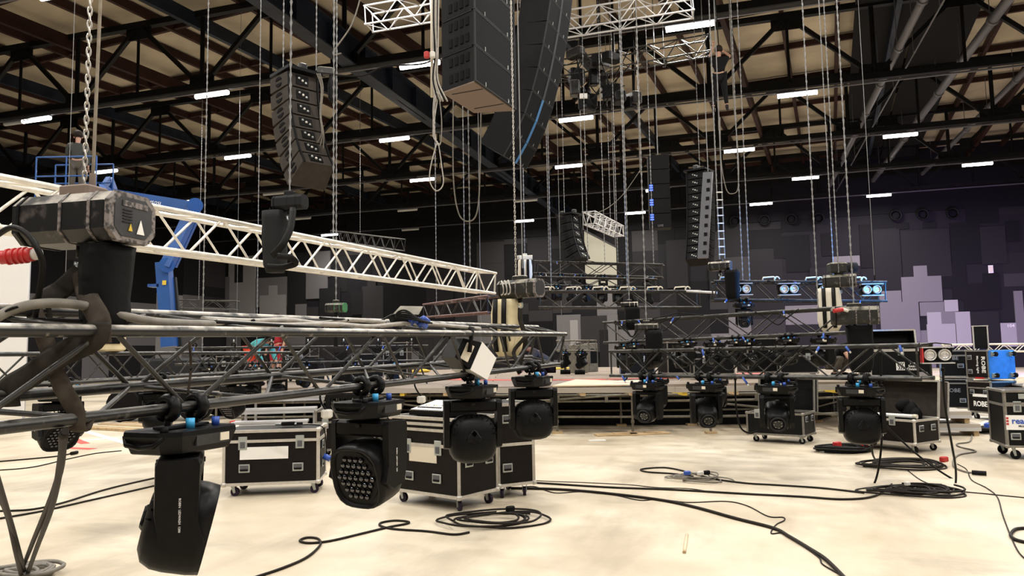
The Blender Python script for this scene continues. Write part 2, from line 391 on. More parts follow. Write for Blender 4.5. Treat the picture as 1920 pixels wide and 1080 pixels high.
# white sheet at the far left
t = thing('banner', 'tall bright white printed banner standing at the far left', 'banner', at(-60, 560, 17.0) * 1)
o = WM[t.name]
p0, p1 = at(-190, 700, 17), at(47, 700, 17)
m = MB(); m.box((0, 0, 0), ((p1 - p0).length, .04, 4.2)); m.build('sheet', 'white_board', t, Matrix.Translation(((p0.x + p1.x) / 2, 17, 2.55)))
for px_ in (p0.x + .02, p1.x - .02): rod('pole', (px_, 17.04, 0), (px_, 17.04, 4.7), .03, 'truss_alu_far', t)
bar('foot', (p0.x, 17.04, .03), (p1.x, 17.04, .03), .5, .06, 'truss_alu_far', t)
for k in range(3): block('red_print', (at(4, 572, 16.97) + V((-.35 + .22 * k, 0, -.0)))[:], (.17, .01, .06), 'tape_red', t, I4)
# ---------------------------------------------------------------- roof steel
RA = math.radians(23.0)                  # purlins run a little off the hall's axis
PD = V((math.sin(RA), math.cos(RA), 0)); PN = V((math.cos(RA), -math.sin(RA), 0))
def clip_line(p, d):
    """part of the line p + t d over the hall floor"""
    lo, hi = -200.0, 200.0
    for ax, a, b in ((UX, U0 + .1, U1 - .1), (UY, V0 + 6, V1 - .2)):
        q, s = p.dot(ax), d.dot(ax)
        if abs(s) < 1e-6: continue
        t0, t1 = sorted(((a - q) / s, (b - q) / s)); lo, hi = max(lo, t0), min(hi, t1)
    return (p + d * lo, p + d * hi) if hi - lo > 2 else None
k = -60.0
n = 0
while k < 60:
    seg = clip_line(PN * k + V((0, 0, 15.05)), PD)
    if seg:
        if n % 3 == 0: bar('girder', seg[0] - V((0, 0, .35)), seg[1] - V((0, 0, .35)), .2, .55, 'red_steel' if n % 6 else 'blue_steel', ceil)
        else: bar('purlin', seg[0] + V((0, 0, .12)), seg[1] + V((0, 0, .12)), .16, .34, 'red_steel', ceil)
    k += 2.1; n += 1
k = 0.0
while k < 75:
    seg = clip_line(PD * k + V((0, 0, 15.2)), PN)
    if seg: bar('rafter', seg[0], seg[1], .14, .26, 'red_steel', ceil)
    k += 4.4
kA, kB = PN.dot(atz(1590, 200, 14.9)), PN.dot(atz(1800, 113, 14.9))
for a, b in ((0, .48), (.5, .98)):
    k0_, k1_ = kA + (kB - kA) * a, kA + (kB - kA) * b; km = (k0_ + k1_) / 2
    seg = clip_line(PN * km + V((0, 0, 14.92)), PD); bar('black_panel', seg[0], seg[1], k1_ - k0_, .06, 'black_drape', ceil)
ROWS = [-8.8, -.8, 7.2, 15.2, 23.2, 31.1, 39.1, 47.1, 54.7]
for r, v in enumerate(ROWS):
    t = tag(bpy.data.objects.new('roof_truss', None), None, None, kind='structure'); COL.objects.link(t); place(t, None, HALL @ Matrix.Translation((0, v, 11.9)))
    P = lambda u, z: hall(u, v, z)
    ub, zb, zt, pan = U0 + .2, 12.0, 14.9, 6.2
    bar('bottom_chord', P(U0, zb), P(U1, zb), .26, .24, 'dark_steel', t); bar('top_chord', P(U0, zt), P(U1, zt), .26, .24, 'dark_steel', t)
    off = atz(123, 190, 12.0).dot(UX) % pan
    k = 0
    u = math.floor(U0 / pan) * pan + off
    while u < U1 + pan:
        if U0 < u < U1:
            rod('post', P(u, zb), P(u, zt), .09, 'dark_steel', t, 8); bar('gusset', P(u - .55, zb + .2), P(u + .55, zb + .2), .06, .62, 'dark_steel', t)
        a, b = u, u + pan / 2
        if U0 < a < U1 and U0 < b < U1: bar('diagonal', P(a, zb), P(b, zt), .16, .16, 'dark_steel', t); bar('gusset', P(b - .6, zt - .25), P(b + .6, zt - .25), .06, .66, 'dark_steel', t)
        a, b = u + pan / 2, u + pan
        if U0 < a < U1 and U0 < b < U1: bar('diagonal', P(a, zt), P(b, zb), .16, .16, 'dark_steel', t); rod('post', P(a, zb), P(a, zt), .06, 'dark_steel', t, 8)
        u += pan
    bar('lighting_rail', P(U0, ZL + .17), P(U1, ZL + .17), .09, .06, 'rail_grey', t)
    u = U0 + 1.5
    while u < U1: rod('drop_rod', P(u, ZL + .18), P(u, 12), .012, 'rail_grey', t, 6); u += 6.2
# long girders and catwalk tubes down the hall
def girder(name, x, y, z, wd, hg, mt, v0=14.5, v1=57.5):
    u = atz(x, y, z).dot(UX)
    t = tag(bpy.data.objects.new(name, None), None, None, kind='structure'); COL.objects.link(t); place(t, None, HALL @ Matrix.Translation((u, v0, z)))
    P = lambda du, v, dz: hall(u + du, v, z + dz)
    bar('web', P(0, v0, hg / 2), P(0, v1, hg / 2), .05, hg, mt, t)
    for dz in (.03, hg - .03): bar('flange', P(0, v0, dz), P(0, v1, dz), wd, .06, mt, t)
    v = v0 + .4
    while v < v1: block('stiffener', (0, v - v0, hg / 2), (wd * .9, .03, hg - .12), mt, t); v += 2.2
girder('roof_girder', 770, 205, 11.9, .55, 1.0, 'blue_steel', 8.0)
girder('roof_girder', 560, 60, 12.6, .45, .8, 'blue_steel', 8.0)
def tubeline(name, x, y, z, r, v0, v1, mt):
    u = atz(x, y, z).dot(UX)
    t = tag(bpy.data.objects.new(name, None), None, None, kind='structure'); COL.objects.link(t); place(t, None, HALL @ Matrix.Translation((u, v0, z)))
    v = v0
    while v < v1:
        rod('pipe', hall(u, v, z), hall(u, min(v + 3.9, v1), z), r, mt, t); rod('coupling', hall(u, v - .1, z), hall(u, v + .1, z), r * 1.25, mt, t)
        rod('hanger', hall(u, v + .3, z), hall(u, v + .3, 15), .015, 'rail_grey', t, 6); v += 4
tubeline('ventilation_pipe', 1800, 120, 13.2, .17, 18, 57, 'rail_grey')
tubeline('ventilation_pipe', 1655, 150, 12.6, .14, 18, 57, 'rail_grey')
tubeline('conduit', 1680, 160, 12.4, .03, 18, 57, 'rail_grey')
tubeline('ventilation_pipe', 1905, 150, 13.4, .14, 18, 57, 'rail_grey')
# ---------------------------------------------------------------- ceiling battens
LAMPS = {15.2: [-17.6, -8.8, 0, 8.8, 17.6], 23.2: [-28.0, -19.2, -10.5, -1.3, 7.6, 16.5], 31.1: [-32.5, -24.1, -15.4, -6.7, 2.3, 11.2, 20],
         39.1: [-34.5, -17.6, -8.9, 0, 7.4, 16.2], 47.1: [-5.0, 3.7, 12.7, 21], 54.5: [-33.0, -16.0, -7.5, 1.3, 8.8],
         7.2: [-20, -11.2, -2.4, 6.4, 15.2], -.8: [-17, -8.2, .6, 9.4, 18], -8.8: [-17, -8.2, .6, 9.4]}
OFF = [(980, 372), (750, 389), (752, 425), (495, 358), (540, 403), (15, 225)]
def batten(u, v, lit, k=[0]):
    t = tag(bpy.data.objects.new('ceiling_batten', None), 'lit white tubular batten light hung under the roof steel' if lit else 'unlit grey tubular batten light among the lit ones', 'light',
            'lit ceiling battens' if lit else 'unlit ceiling battens'); COL.objects.link(t)
    place(t, None, HALL @ Matrix.Translation((u, v, ZL)))
    m = MB(); m.rbox((0, 0, .125), (1.56, .2, .05), .02); m.build('housing', 'rail_grey', t)
    m = MB(); m.sweep([(-.74, 0, .03), (-.7, 0, .03), (.7, 0, .03), (.74, 0, .03)], .085, 10, 1.0); m.build('diffuser', 'tube_light' if lit else 'tube_off', t)
    for x in (-.5, .5): rod('hanger', hall(u + x, v, ZL + .14), hall(u + x, v, ZL + .17), .012, 'rail_grey', t, 6)
    if lit:
        l = bpy.data.lights.new('batten_light', 'AREA'); l.shape = 'RECTANGLE'; l.size = 1.5; l.size_y = .16; l.energy = LAMP_W; l.color = (1.0, .955, .89)
        o = bpy.data.objects.new('batten_light', l); COL.objects.link(o); place(o, t, HALL @ Matrix.Translation((u, v, ZL - .06)))
for v, us in LAMPS.items():
    for u in us: batten(u, v, True)
for x, y in OFF:
    p = atz(x, y, ZL); v = min(ROWS, key=lambda q: abs(q - p.dot(UY))); batten(p.dot(UX), v, False)
# ================================================================ trusses
class Truss: pass
def truss(name, label, p0, p1, s=.34, tilt=0.0, mt='truss_black', mb=None, rc=.024, rb=.011, panel_=.5, group=None, tops=None, cat='truss', h=None):
    """box truss along the axis p0-p1; side 'f' is on the right of the run"""
    p0, p1 = V(p0), V(p1); d = (p1 - p0).normalized(); side = d.cross(V((0, 0, 1))).normalized(); up = side.cross(d)
    c, q = math.cos(tilt), math.sin(tilt); sd = side * c - up * q; u2 = up * c + side * q; o = s / 2; oh = (h or s) / 2
    T = Truss(); L = (p1 - p0).length; T.d, T.sd, T.up, T.L = d, sd, u2, L; mb = mb or mt
    t = thing(name, label, cat, (p0 + p1) / 2 - u2 * oh, group=group); T.o = t
    K = {'ft': sd * o + u2 * oh, 'fb': sd * o - u2 * oh, 'rt': -sd * o + u2 * oh, 'rb': -sd * o - u2 * oh}
    T.at = lambda k, l: p0 + d * l + K[k]
    T.mid = lambda l: p0 + d * l
    for k in K: rod('chord', T.at(k, 0), T.at(k, L), rc, (tops or mt) if k[1] == 't' else mt, t, 12)
    n = max(2, round(L / panel_)); st = L / n
    for a, b in (('ft', 'fb'), ('rt', 'rb'), ('ft', 'rt'), ('fb', 'rb')):
        for i in range(n):
            e, g = (a, b) if i % 2 == 0 else (b, a)
            rod('brace', T.at(e, i * st + .02), T.at(g, (i + 1) * st - .02), rb, mb, t, 6)
        for l in (.03, L - .03): rod('end_bar', T.at(a, l), T.at(b, l), rb * 1.15, mb, t, 6)
    def near(px_, k='fb'):
        best = min((abs(project(T.at(k, L * i / 400))[0] - px_), L * i / 400) for i in range(401))
        return best[1]
    T.near = near
    return T
def project(p):
    q = CM.transposed() @ (V(p) - V((0, 0, H))); return 960 + F * q.x / -q.z, 540 - F * q.y / -q.z
def ext(p, q, a, b):                     # the line through p, q at depths y = a, b
    p, q = V(p), V(q); f = lambda y: p + (q - p) * ((y - p.y) / (q.y - p.y)); return f(a), f(b)
a0, a1 = ext((-2.095, 2.0, 1.572), (.232, 8.0, 1.659), 1.1, 8.42)
TA = truss('lighting_truss', 'long scuffed black lighting truss in front, tilted, hung with four large moving heads', a0, a1, .34, .257, 'truss_black', 'truss_brace', tops='truss_worn')
b0, b1 = ext((-3.896, 5.0, 2.731), (-.623, 13.0, 2.841), 3.4, 13.4)
TB = truss('aluminium_truss', 'long bright white aluminium truss hanging above the black one', b0, b1, .36, .08, 'truss_alu', rb=.013, panel_=.42)
c0, c1 = at(1158, 681, 11.4), at(1738, 678, 8.1)
TC = truss('lighting_truss', 'black lighting truss with four spot heads and a double lamp at its end', c0, c1, .36, 0, 'truss_far', 'truss_brace')
i0, i1 = at(1142, 624, 13.6), at(1600, 600, 10.8)
TI = truss('lighting_truss', 'cable strewn black truss behind the spot head truss over the stage', i0, i1, .36, 0, 'truss_far', 'truss_brace')
h0, h1 = at(1336, 546, 14.6), at(1656, 548, 14.3)
TH_ = truss('lighting_truss', 'blue lit black truss with three double lamp blinders on it', h0, h1, .36, 0, 'truss_far', 'truss_brace', panel_=.42)
f0, f1 = at(1010, 562, 15.9), at(1312, 562, 15.7)
TF = truss('lighting_truss', 'dark grey truss with pale top pipe joined to the blue lit truss', f0, f1, .34, 0, 'truss_far', 'truss_brace')
rod('joining_pipe', TF.at('ft', TF.L - .3), at(1344, 549, 15.0), .026, 'truss_alu_far', TF.o)
e0, e1 = at(1004, 502, 21.0), at(1244, 509, 20.0)
TE = truss('lighting_truss', 'high dark truss crowded with black lamps below the white screen', e0, e1, .34, 0, 'truss_far', 'truss_brace')
e2, e3 = at(1004, 527, 20.2), at(1232, 532, 19.4)
TE2 = truss('lighting_truss', 'dark truss bundled close under the high lamp crowded truss', e2, e3, .22, 0, 'truss_far', 'truss_brace')
g0, g1 = at(805, 583, 20.0), at(930, 570, 15.4)
TG = truss('lighting_truss', 'red-brown painted truss meeting the end of the white truss', g0, g1, .34, 0, 'truss_red', 'truss_far')
k0, k1 = V((-5.75, 5.6, 1.5)), V((-4.55, 15.4, 1.5))
TK = truss('lighting_truss', 'low black truss behind the front truss hung with lamp heads', k0, k1, .34, 0, 'truss_far', 'truss_brace')
d0, d1 = at(330, 668, 15.8), at(800, 662, 17.5)
TD = truss('lighting_truss', 'low black truss of lamps above the left part of the stage', d0, d1, .34, 0, 'truss_far', 'truss_brace')
l0, l1 = at(305, 570, 30), at(446, 573, 30)
TL1 = truss('lighting_truss', 'thin dark truss hanging before the grey wall beside the blue lift', l0, l1, .34, 0, 'truss_far', 'truss_far')
m0, m1 = at(628, 442, 38), at(750, 459, 32)
TL2 = truss('lighting_truss', 'faint dark truss hanging far away above the white truss', m0, m1, .5, 0, 'truss_far', 'truss_far')
n0, n1 = at(690, 25, 21), at(1282, -14, 19)
q0, q1 = at(690, 36, 19), at(815, 14, 18.6)
TM = truss('aluminium_truss', 'grey aluminium truss just under the roof left of the big speakers', q0, q1, .5, 0, 'truss_alu_far', rb=.014)
r0, r1 = at(1058, 46, 18.6), at(1300, 8, 18)
TN = truss('aluminium_truss', 'grey aluminium truss just under the roof right of the big speakers', r0, r1, .5, 0, 'truss_alu_far', rb=.014)
s0, s1 = at(1110, 420, 24.2), at(1156, 436, 28)
TS = truss('aluminium_truss', 'short grey truss carrying the white projection screen', at(1104, 408, 24.0), at(1160, 434, 29.0), .4, 0, 'truss_alu_far', rb=.014)
bb0, bb1 = at(1768, 653, 20.5), at(2000, 651, 20.0)
TW = truss('aluminium_truss', 'white aluminium truss lying behind the road cases on the right', bb0, bb1, .2, 0, 'truss_alu', rb=.011, panel_=.25)
u0_, u1_ = at(1040, 135, 22.0), at(1330, 85, 22.0)
TU = truss('lighting_truss', 'dark truss in the roof beside the black rigging gear', u0_, u1_, .5, 0, 'truss_far', 'truss_far', rb=.016)
x0_, x1_ = at(1050, 648, 23), at(1112, 648, 22)
TX = truss('lighting_truss', 'short truss on dollies with lamp heads at the back of the stage', x0_, x1_, .3, 0, 'scaffold', 'scaffold')
for T, xs in ((TX, (.2, .8)),):
    for l in xs:
        a = T.mid(l); rod('dolly_leg', a, (a.x, a.y, .92), .04, 'scaffold', T.o); rod('wheel', (a.x - .15, a.y, .97), (a.x + .15, a.y, .97), .07, 'rubber', T.o)
for l in (.4, 4, 8):                      # the barrier truss stands on feet
    a = TW.mid(min(l, TW.L - .1)); rod('foot_post', (a.x, a.y, 0), a, .02, 'truss_alu', TW.o); block('foot_plate', (a.x, a.y, .01), (.4, .4, .02), 'truss_alu', TW.o, I4)
for T in (TD,):                           # the left stage truss stands on trestles
    for l in (.8, 3.0, 5.2):
        a = T.mid(min(l, T.L - .2)) - V((0, 0, .17)); rod('trestle_leg', a, (a.x - .2, a.y, .9), .02, 'truss_far', T.o); rod('trestle_leg', a, (a.x + .2, a.y, .9), .02, 'truss_far', T.o)
# ================================================================ chains
def chain_up(px_, py, d, ztop=15.38, kind='far', label=None, group=None, p=None, wd=.030, mt='chain_far'):
    p = V(p) if p is not None else at(px_, py, d)
    t = thing('hoist_chain', label or 'steel hoist chain hanging straight down from the roof steel', 'chain', p, group=group)
    if kind == 'links':
        pit = .029
        lk = shared('link', mt, lambda b: b.sweep([V((math.copysign(.0075, math.cos(a)) * (abs(math.cos(a)) ** .7), 0, .019 * math.sin(a))) for a in (2 * math.pi * i / 12 for i in range(12))], .0038, 5, closed=True, ref=(0, 1, 0)))
        n = int((ztop - p.z) / pit); n1 = min(n, 220)
        for i in range(n1): obj('link', lk, t, Matrix.Translation(p + V((0, 0, pit * (i + .5)))) @ Matrix.Rotation(math.pi / 2 * (i % 2) + .4, 4, 'Z'))
        z = p.z + n1 * pit; b = MB(); twist(b, V((p.x, p.y, z)), ztop, .012, .029); b.build('upper_links', mt, t, I4)['kind'] = 'stuff'
    else:
        b = MB(); twist(b, p, ztop, wd * .5, .055); b.build('links', mt, t, I4)
    rod('top_shackle', (p.x, p.y, ztop - .05), (p.x, p.y, ztop + .1), .04, 'dark_steel', t, 8)
    return t
def twist(b, p, ztop, r, pit):
    L = []; n = max(2, int((ztop - p.z) / pit * 2))
    for i in range(n + 1):
        z = p.z + (ztop - p.z) * i / n; k = i % 4
        a, c = ((r, r * .35), (r * .55, r * .55), (r * .35, r), (r * .55, r * .55))[k]
        L.append([V((p.x + a * math.cos(s), p.y + c * math.sin(s), z)) for s in (2 * math.pi * j / 6 for j in range(6))])
    b.loft(L, True, False)
def wire_up(px_, py, d, ztop=15.38, label=None, group='thin steel wires hanging from the roof', r=.006, p=None):
    p = V(p) if p is not None else at(px_, py, d)
    t = thing('steel_wire', label or 'thin grey steel wire hanging straight down from the roof', 'wire', p, group=None if label else group)
    rod('wire', p, (p.x, p.y, ztop), r, 'chain_far', t, 6); rod('end_fitting', p, p + V((0, 0, .12)), r * 3, 'dark_steel', t, 6)
# ================================================================ hoists
def octo(x, w, h, c, k=1.0): return [V((x, a * k, b * k)) for a, b in ((w, -h + c), (w, h - c), (w - c, h), (-w + c, h), (-w, h - c), (-w, -h + c), (-w + c, -h), (w - c, -h))]
def hoist(label, p, yaw, L=.44, wd=.22, h=.19, mt='hoist_black', bag='bag_black', bagl=.45, bagw=(.15, .2), bagpos=(.1, 0), plate='hoist_plate', trim='hoist_worn', near=False, cat='chain hoist'):
    """electric chain hoist, long axis along local x, centred on p; the chain comes out of its middle"""
    t = thing('chain_hoist', label, cat, p, yaw); W = WM[t.name]
    m = MB(); w2, h2, c = wd / 2, h / 2, min(wd, h) * .22
    m.loft([octo(-L * .5, w2, h2, c, .86), octo(-L * .46, w2, h2, c), octo(L * .43, w2, h2, c), octo(L * .47, w2, h2, c, .97)]); m.build('body', mt, t)
    m = MB(); m.loft([octo(L * .46, w2, h2, c, 1.03), octo(L * .5, w2, h2, c, 1.0)]); cap = m.build('end_cap', trim, t)
    m = MB(); m.loft([octo(L * .495, w2, h2, c, .82), octo(L * .507, w2, h2, c, .80)]); pl = m.build('name_plate', plate, cap)
    for x in (-.4, .02, .3):
        m = MB(); m.loft([octo(L * (x - .012), w2, h2, c, 1.035), octo(L * (x + .012), w2, h2, c, 1.035)]); m.build('clamp_band', trim if x > 0 else 'bag_black', t)
    if near:
        X = L * .51
        def tri(y, z, s, mt_):
            b = MB(); b.loft([[V((X, y - s * .6, z)), V((X, y + s * .6, z)), V((X, y, z + s * 1.7))], [V((X + .003, y - s * .6, z)), V((X + .003, y + s * .6, z)), V((X + .003, y, z + s * 1.7))]]); b.build('warning_triangle', mt_, cap)
        tri(.035, -.062, .034, 'white'); tri(-.02, -.055, .017, 'yellow')
        b = MB(); b.box((X, .005, .052), (.004, .135, .022)); b.build('worn_lettering', 'hoist_worn', cap)
        for k in range(5): block('small_print', (X + .001, -.035, .026 - .012 * k), (.003, .05, .004), 'fixture_grey', cap, W)
    m = MB(); m.rbox((0, 0, h2 + .02), (L * .3, wd * .5, .05), .012); m.build('chain_guide', 'speaker_base' if near else mt, t)
    m = MB(); m.cyl((0, 0, -h2 + .01), (0, 0, -h2 - .05), .022); m.build('hook_block', 'dark_steel', t)
    m = MB(); m.sweep([(.028 * math.cos(a), 0, -h2 - .075 + .034 * math.sin(a)) for a in (math.radians(-200 + 26 * i) for i in range(13))], .009, 6); m.build('load_hook', 'latch', t)
    if bag:
        bx, by = bagpos; z0 = -h2 - .01; a, b_ = bagw
        rng = random.Random(int(p[0] * 100)); L_ = []
        for i in range(9):
            f = i / 8; z = z0 - bagl * f; k = 1 + .10 * math.sin(f * 3.1) - (.35 * max(0, f - .85) / .15) if bag in ('bag_beige', 'bag_cream') else 1.06 - .14 * f - (.2 * max(0, f - .93) / .07)
            ring = []
            for j in range(16):
                s = 2 * math.pi * j / 16; cs, sn = math.cos(s), math.sin(s); q = 1 / (abs(cs) ** 5 + abs(sn) ** 5) ** .2
                wob = 1 + .035 * math.sin(3 * s + 5 * f) + .03 * rng.uniform(-1, 1)
                ring.append(V((bx + cs * q * a / 2 * k * wob, by + sn * q * b_ / 2 * k * wob, z)))
            L_.append(ring)
        m = MB(); m.loft(L_, True, True); bg = m.build('chain_bag', bag, t)
        if bag in ('bag_beige', 'bag_cream'):
            for s in (-.22, .22):
                for sy in (-1, 1):
                    m = MB(); m.sweep([(bx + s * a, by + sy * b_ * k * .53, z0 - bagl * (f)) for f, k in ((0, 1.02), (.25, 1.1), (.5, 1.14), (.75, 1.12), (.92, .95))], .012 + .02 * (a > .2), 6, .3, ref=(0, 1, 0)); m.build('bag_strap', 'cable_black', bg)
        for sx in (-1, 1): rod('bag_hanger', W @ V((bx + sx * a * .4, by, z0 - .01)), W @ V((bx + sx * a * .3, by, -h2 + .03)), .006, 'dark_steel', t, 6)
    return t
def lerp_pts(pts, k):
    pts = [V(p) for p in pts]; out = []
    for a, b in zip(pts, pts[1:]): out += [a.lerp(b, j / k) for j in range(k)]
    out.append(pts[-1])
    for _ in range(2): out = [out[0]] + [(out[i - 1] + out[i] * 2 + out[i + 1]) / 4 for i in range(1, len(out) - 1)] + [out[-1]]
    return out
def sling(t, pts, wd, mt='sling', name='sling', flat=.22, ref=(0, 1, 0), k=5):
    m = MB(); m.sweep(lerp_pts(pts, k), wd / 2, 8, flat, ref); return m.build(name, mt, t, I4)
# near hoist over the front truss
P1 = at(156, 416, 3.0)
h1_ = hoist('large scuffed black chain hoist with warning triangles on the front truss', P1, math.radians(-14), .48, .25, .195, bag='bag_black', bagl=.34, bagw=(.14, .17), bagpos=(.13, -.01), near=True)
hk = WM[h1_.name] @ V((0, 0, -.2))
la = TA.near(150); lb = TA.near(60)
ft, rt, fb, rb = (TA.at(k, TA.near(185, 'ft')) for k in ('ft', 'rt', 'fb', 'rb'))
# slings as straps round the truss (their own things)
ts = thing('round_sling', 'wide dusty grey lifting slings wrapped crosswise round the front truss', 'sling', hk - V((0, 0, .4)))
yv = V((0, -.035, 0))
la_, lb_, lc_, ld_ = TA.near(70, 'rt'), TA.near(195, 'ft'), TA.near(22, 'rb'), TA.near(150, 'fb')
A1, A2, A3, A4 = TA.at('rt', la_), TA.at('ft', lb_), TA.at('rb', lc_), TA.at('fb', ld_)
z3 = V((0, 0, .03))
sling(ts, [hk, hk.lerp(A1, .5), A1 + z3 * 1.2, A1 - yv * .6 - z3, A1 - z3 * 1.4], .085)
sling(ts, [hk + V((.01, -.02, 0)), hk.lerp(A2, .5) + yv, A2 + yv + z3 * 1.4, A2 + yv - z3, A2 + yv * .8 - z3 * 1.5], .09, 'sling_brown')
sling(ts, [A2 + yv * 1.2 + z3, A2 + yv * 1.5 - z3, A2.lerp(A3, .35) + yv * 2, A2.lerp(A3, .7) + yv * 2, A3 + yv + z3, A3 + yv * .5 - z3 * 1.3], .095, 'sling')
sling(ts, [A1 + yv, A1.lerp(A4, .35) + yv, A1.lerp(A4, .7) + yv * 1.4, A4 + yv + z3, A4 + yv - z3, A4 - z3 * 1.6, A4 - yv * .8], .07, 'sling_brown')
cable_pts = None
ch = chain_up(0, 0, 0, p=WM[h1_.name] @ V((-.0, 0, .12)), kind='links', label='thick bright steel chain rising from the large scuffed black hoist', mt='chain_steel')
p = WM[h1_.name] @ V((.03, .01, .12))
t = thing('pickup_rope', 'pale grey rope beside the thick chain of the large scuffed hoist', 'rope', p)
m = MB(); m.cyl(p, (p.x + .08, p.y + .05, 11.9), .007, 8); m.build('rope', 'cable_pale', t, I4); rod('rope_end', p, p + V((0, 0, .08)), .013, 'speaker_base', t)
# red power plug at the left
t = thing('power_plug', 'big red industrial plug with cable beside the scuffed hoist', 'plug', at(35, 485, 2.75))
m = MB(); q0, q1 = at(2, 483, 2.75), at(62, 477, 2.75)
m.sweep([q0, q0.lerp(q1, .1), q0.lerp(q1, .35), q0.lerp(q1, .5), q0.lerp(q1, .9), q1], .026, 12); m.build('plug_body', 'plug_red', t, I4)
for f in (.25, .45, .62, .78): m = MB(); m.sweep([q0.lerp(q1, f - .03), q0.lerp(q1, f + .03)], .031, 12); m.build('grip_ring', 'plug_red', t, I4)
m = MB(); m.sweep([q1, q1.lerp(q0, -.1), q1.lerp(q0, -.22)], .022, 10); m.build('collar', 'plug_white', t, I4)
m = MB(); m.sweep([q0.lerp(q1, -.3), q0], .022, 10); m.build('collar', 'plug_white', t, I4)
m = MB(); m.sweep(smoothpts([at(-20, 452, 2.8), at(20, 427, 2.75), at(52, 440, 2.72), at(72, 470, 2.7), at(80, 500, 2.72), at(74, 545, 2.76), at(65, 600, 2.8)], 8), .011, 8); m.build('cable', 'cable_black', t, I4)
# other hoists
P2 = at(543, 380, 7.4)
hoist('grey chain hoist with tall grey bag sitting on the white truss', P2, math.radians(-15), .34, .15, .14, 'bag_grey', 'bag_grey', .62, (.21, .2), (-.16, 0), plate='bag_grey', trim='bag_grey')
ts = thing('round_sling', 'black strap wound round the white truss under the grey hoist', 'sling', at(545, 440, 7.2))
sling(ts, [at(550, 388, 7.3), at(545, 430, 7.15), at(530, 460, 7.1), at(510, 480, 7.15)], .07, 'cable_black')
sling(ts, [at(520, 480, 7.0), at(545, 482, 6.95), at(558, 494, 7.0), at(530, 502, 7.05), at(500, 500, 7.1)], .06, 'cable_black')
chain_up(0, 0, 0, p=P2 + V((0, 0, .11)), label='steel chain rising from the grey hoist on the white truss')
P3 = at(975, 542, 7.85)
h3_ = hoist('olive black chain hoist with beige cloth bag at the end of the front truss', P3, math.radians(-35), .5, .2, .19, 'hoist_olive', 'bag_beige', .60, (.26, .24), (-.16, -.02))
hk3 = WM[h3_.name] @ V((0, 0, -.2))
ts = thing('round_sling', 'dark strap from the olive hoist to the end of the front truss', 'sling', hk3 - V((0, 0, .5)))
sling(ts, [hk3, at(975, 600, 7.8), at(985, 628, 7.75), at(985, 650, 7.8), at(970, 690, 7.7), at(975, 700, 7.75)], .05, 'sling')
sling(ts, [at(985, 632, 7.7), at(960, 660, 7.75), at(978, 695, 7.6)], .04, 'sling')
chain_up(0, 0, 0, p=WM[h3_.name] @ V((-.05, 0, .12)), kind='links', label='steel chain rising from the olive hoist with the beige bag', mt='chain_steel')
t = thing('loose_chain', 'slack loops of steel chain heaped over the olive hoist', 'chain', WM[h3_.name] @ V((-.12, 0, 0)))
for k in range(3):
    pts = [WM[h3_.name] @ V((-.16 + .05 * k + .03 * math.sin(a), -.115 - .01 * k, .09 - .15 * abs(math.sin(a / 2)))) for a in [i * .35 for i in range(10)]]
    m = MB(); m.sweep(smoothpts(pts, 3), .009, 5); m.build('chain_loop', 'chain_steel', t, I4)
P4 = at(1350, 499, 14.2)
hoist('blue lit chain hoist with black bag at the left end of the blue lit truss', P4, math.radians(-30), .42, .2, .17, 'hoist_black', 'bag_black', .55, (.26, .22), (.22, 0))
chain_up(0, 0, 0, p=P4 + V((0, 0, .12)), label='bright chain rising from the blue lit hoist'); 
t = thing('rope_ladder', 'narrow wire rope ladder hanging above the blue lit hoist', 'ladder', at(1352, 478, 14.1))
for dx in (-.05, .05): rod('side_wire', at(1354, 485, 14.1) + V((dx, 0, 0)), V((at(1354, 485, 14.1).x + dx, 14.1, 11.95)), .010, 'chain_far', t, 6)
for k in range(9): z = at(1354, 482, 14.1).z + .05 + .15 * k; rod('rung', (at(1354, 485, 14.1).x - .06, 14.1, z), (at(1354, 485, 14.1).x + .06, 14.1, z), .012, 'white', t, 6)
P5 = at(1574, 527, 12.9)
hoist('worn olive chain hoist with khaki bag in front of the blue lit truss', P5, math.radians(-25), .54, .24, .22, 'hoist_olive', 'bag_cream', .75, (.36, .28), (-.18, 0))
chain_up(0, 0, 0, p=P5 + V((-.06, -.12, .14)), label='chain rising from the worn olive hoist with khaki bag')
t = thing('hoist_motor', 'second dark motor with glassy cap above the worn olive hoist', 'motor', at(1570, 508, 12.9))
m = MB(); m.rbox((0, 0, .05), (.3, .25, .18), .04); m.build('motor_body', 'hoist_olive', t); m = MB(); m.cyl((.12, 0, .06), (.33, 0, .06), .085, 14); m.build('motor_cap', 'bag_grey', t)
P6 = at(1602, 592, 9.6)
hoist('dark chain hoist with black bag right above the spot head truss', P6, math.radians(-20), .56, .26, .23, 'hoist_olive', 'bag_black', .60, (.3, .24), (.05, .05))
chain_up(0, 0, 0, p=P6 + V((0, 0, .15)), label='bright chain rising from the dark hoist above the spot head truss')
t = thing('power_plug', 'red plug lying on top of the dark hoist', 'plug', at(1572, 578, 9.5)); m = MB(); m.sweep([at(1563, 583, 9.45), at(1580, 580, 9.45)], .028, 10); m.build('plug_body', 'plug_red', t, I4); m = MB(); m.sweep([at(1580, 580, 9.45), at(1590, 583, 9.45)], .02, 8); m.build('collar', 'plug_white', t, I4)
P7 = at(1180, 571, 13.3)
hoist('slim hoist with black upright bag behind the stage trusses', P7, math.radians(-10), .3, .12, .09, 'hoist_black', 'bag_black', .40, (.26, .24), (.05, 0), trim='cream')
chain_up(0, 0, 0, p=P7 + V((0, 0, .08)), label='bright chain rising from the slim hoist with upright bag')
P8 = at(1212, 613, 11.0)
hoist('small dark hoist with black bag at the left end of the spot head truss', P8, math.radians(-10), .34, .16, .10, 'hoist_olive', 'bag_black', .44, (.24, .22), (.10, 0))
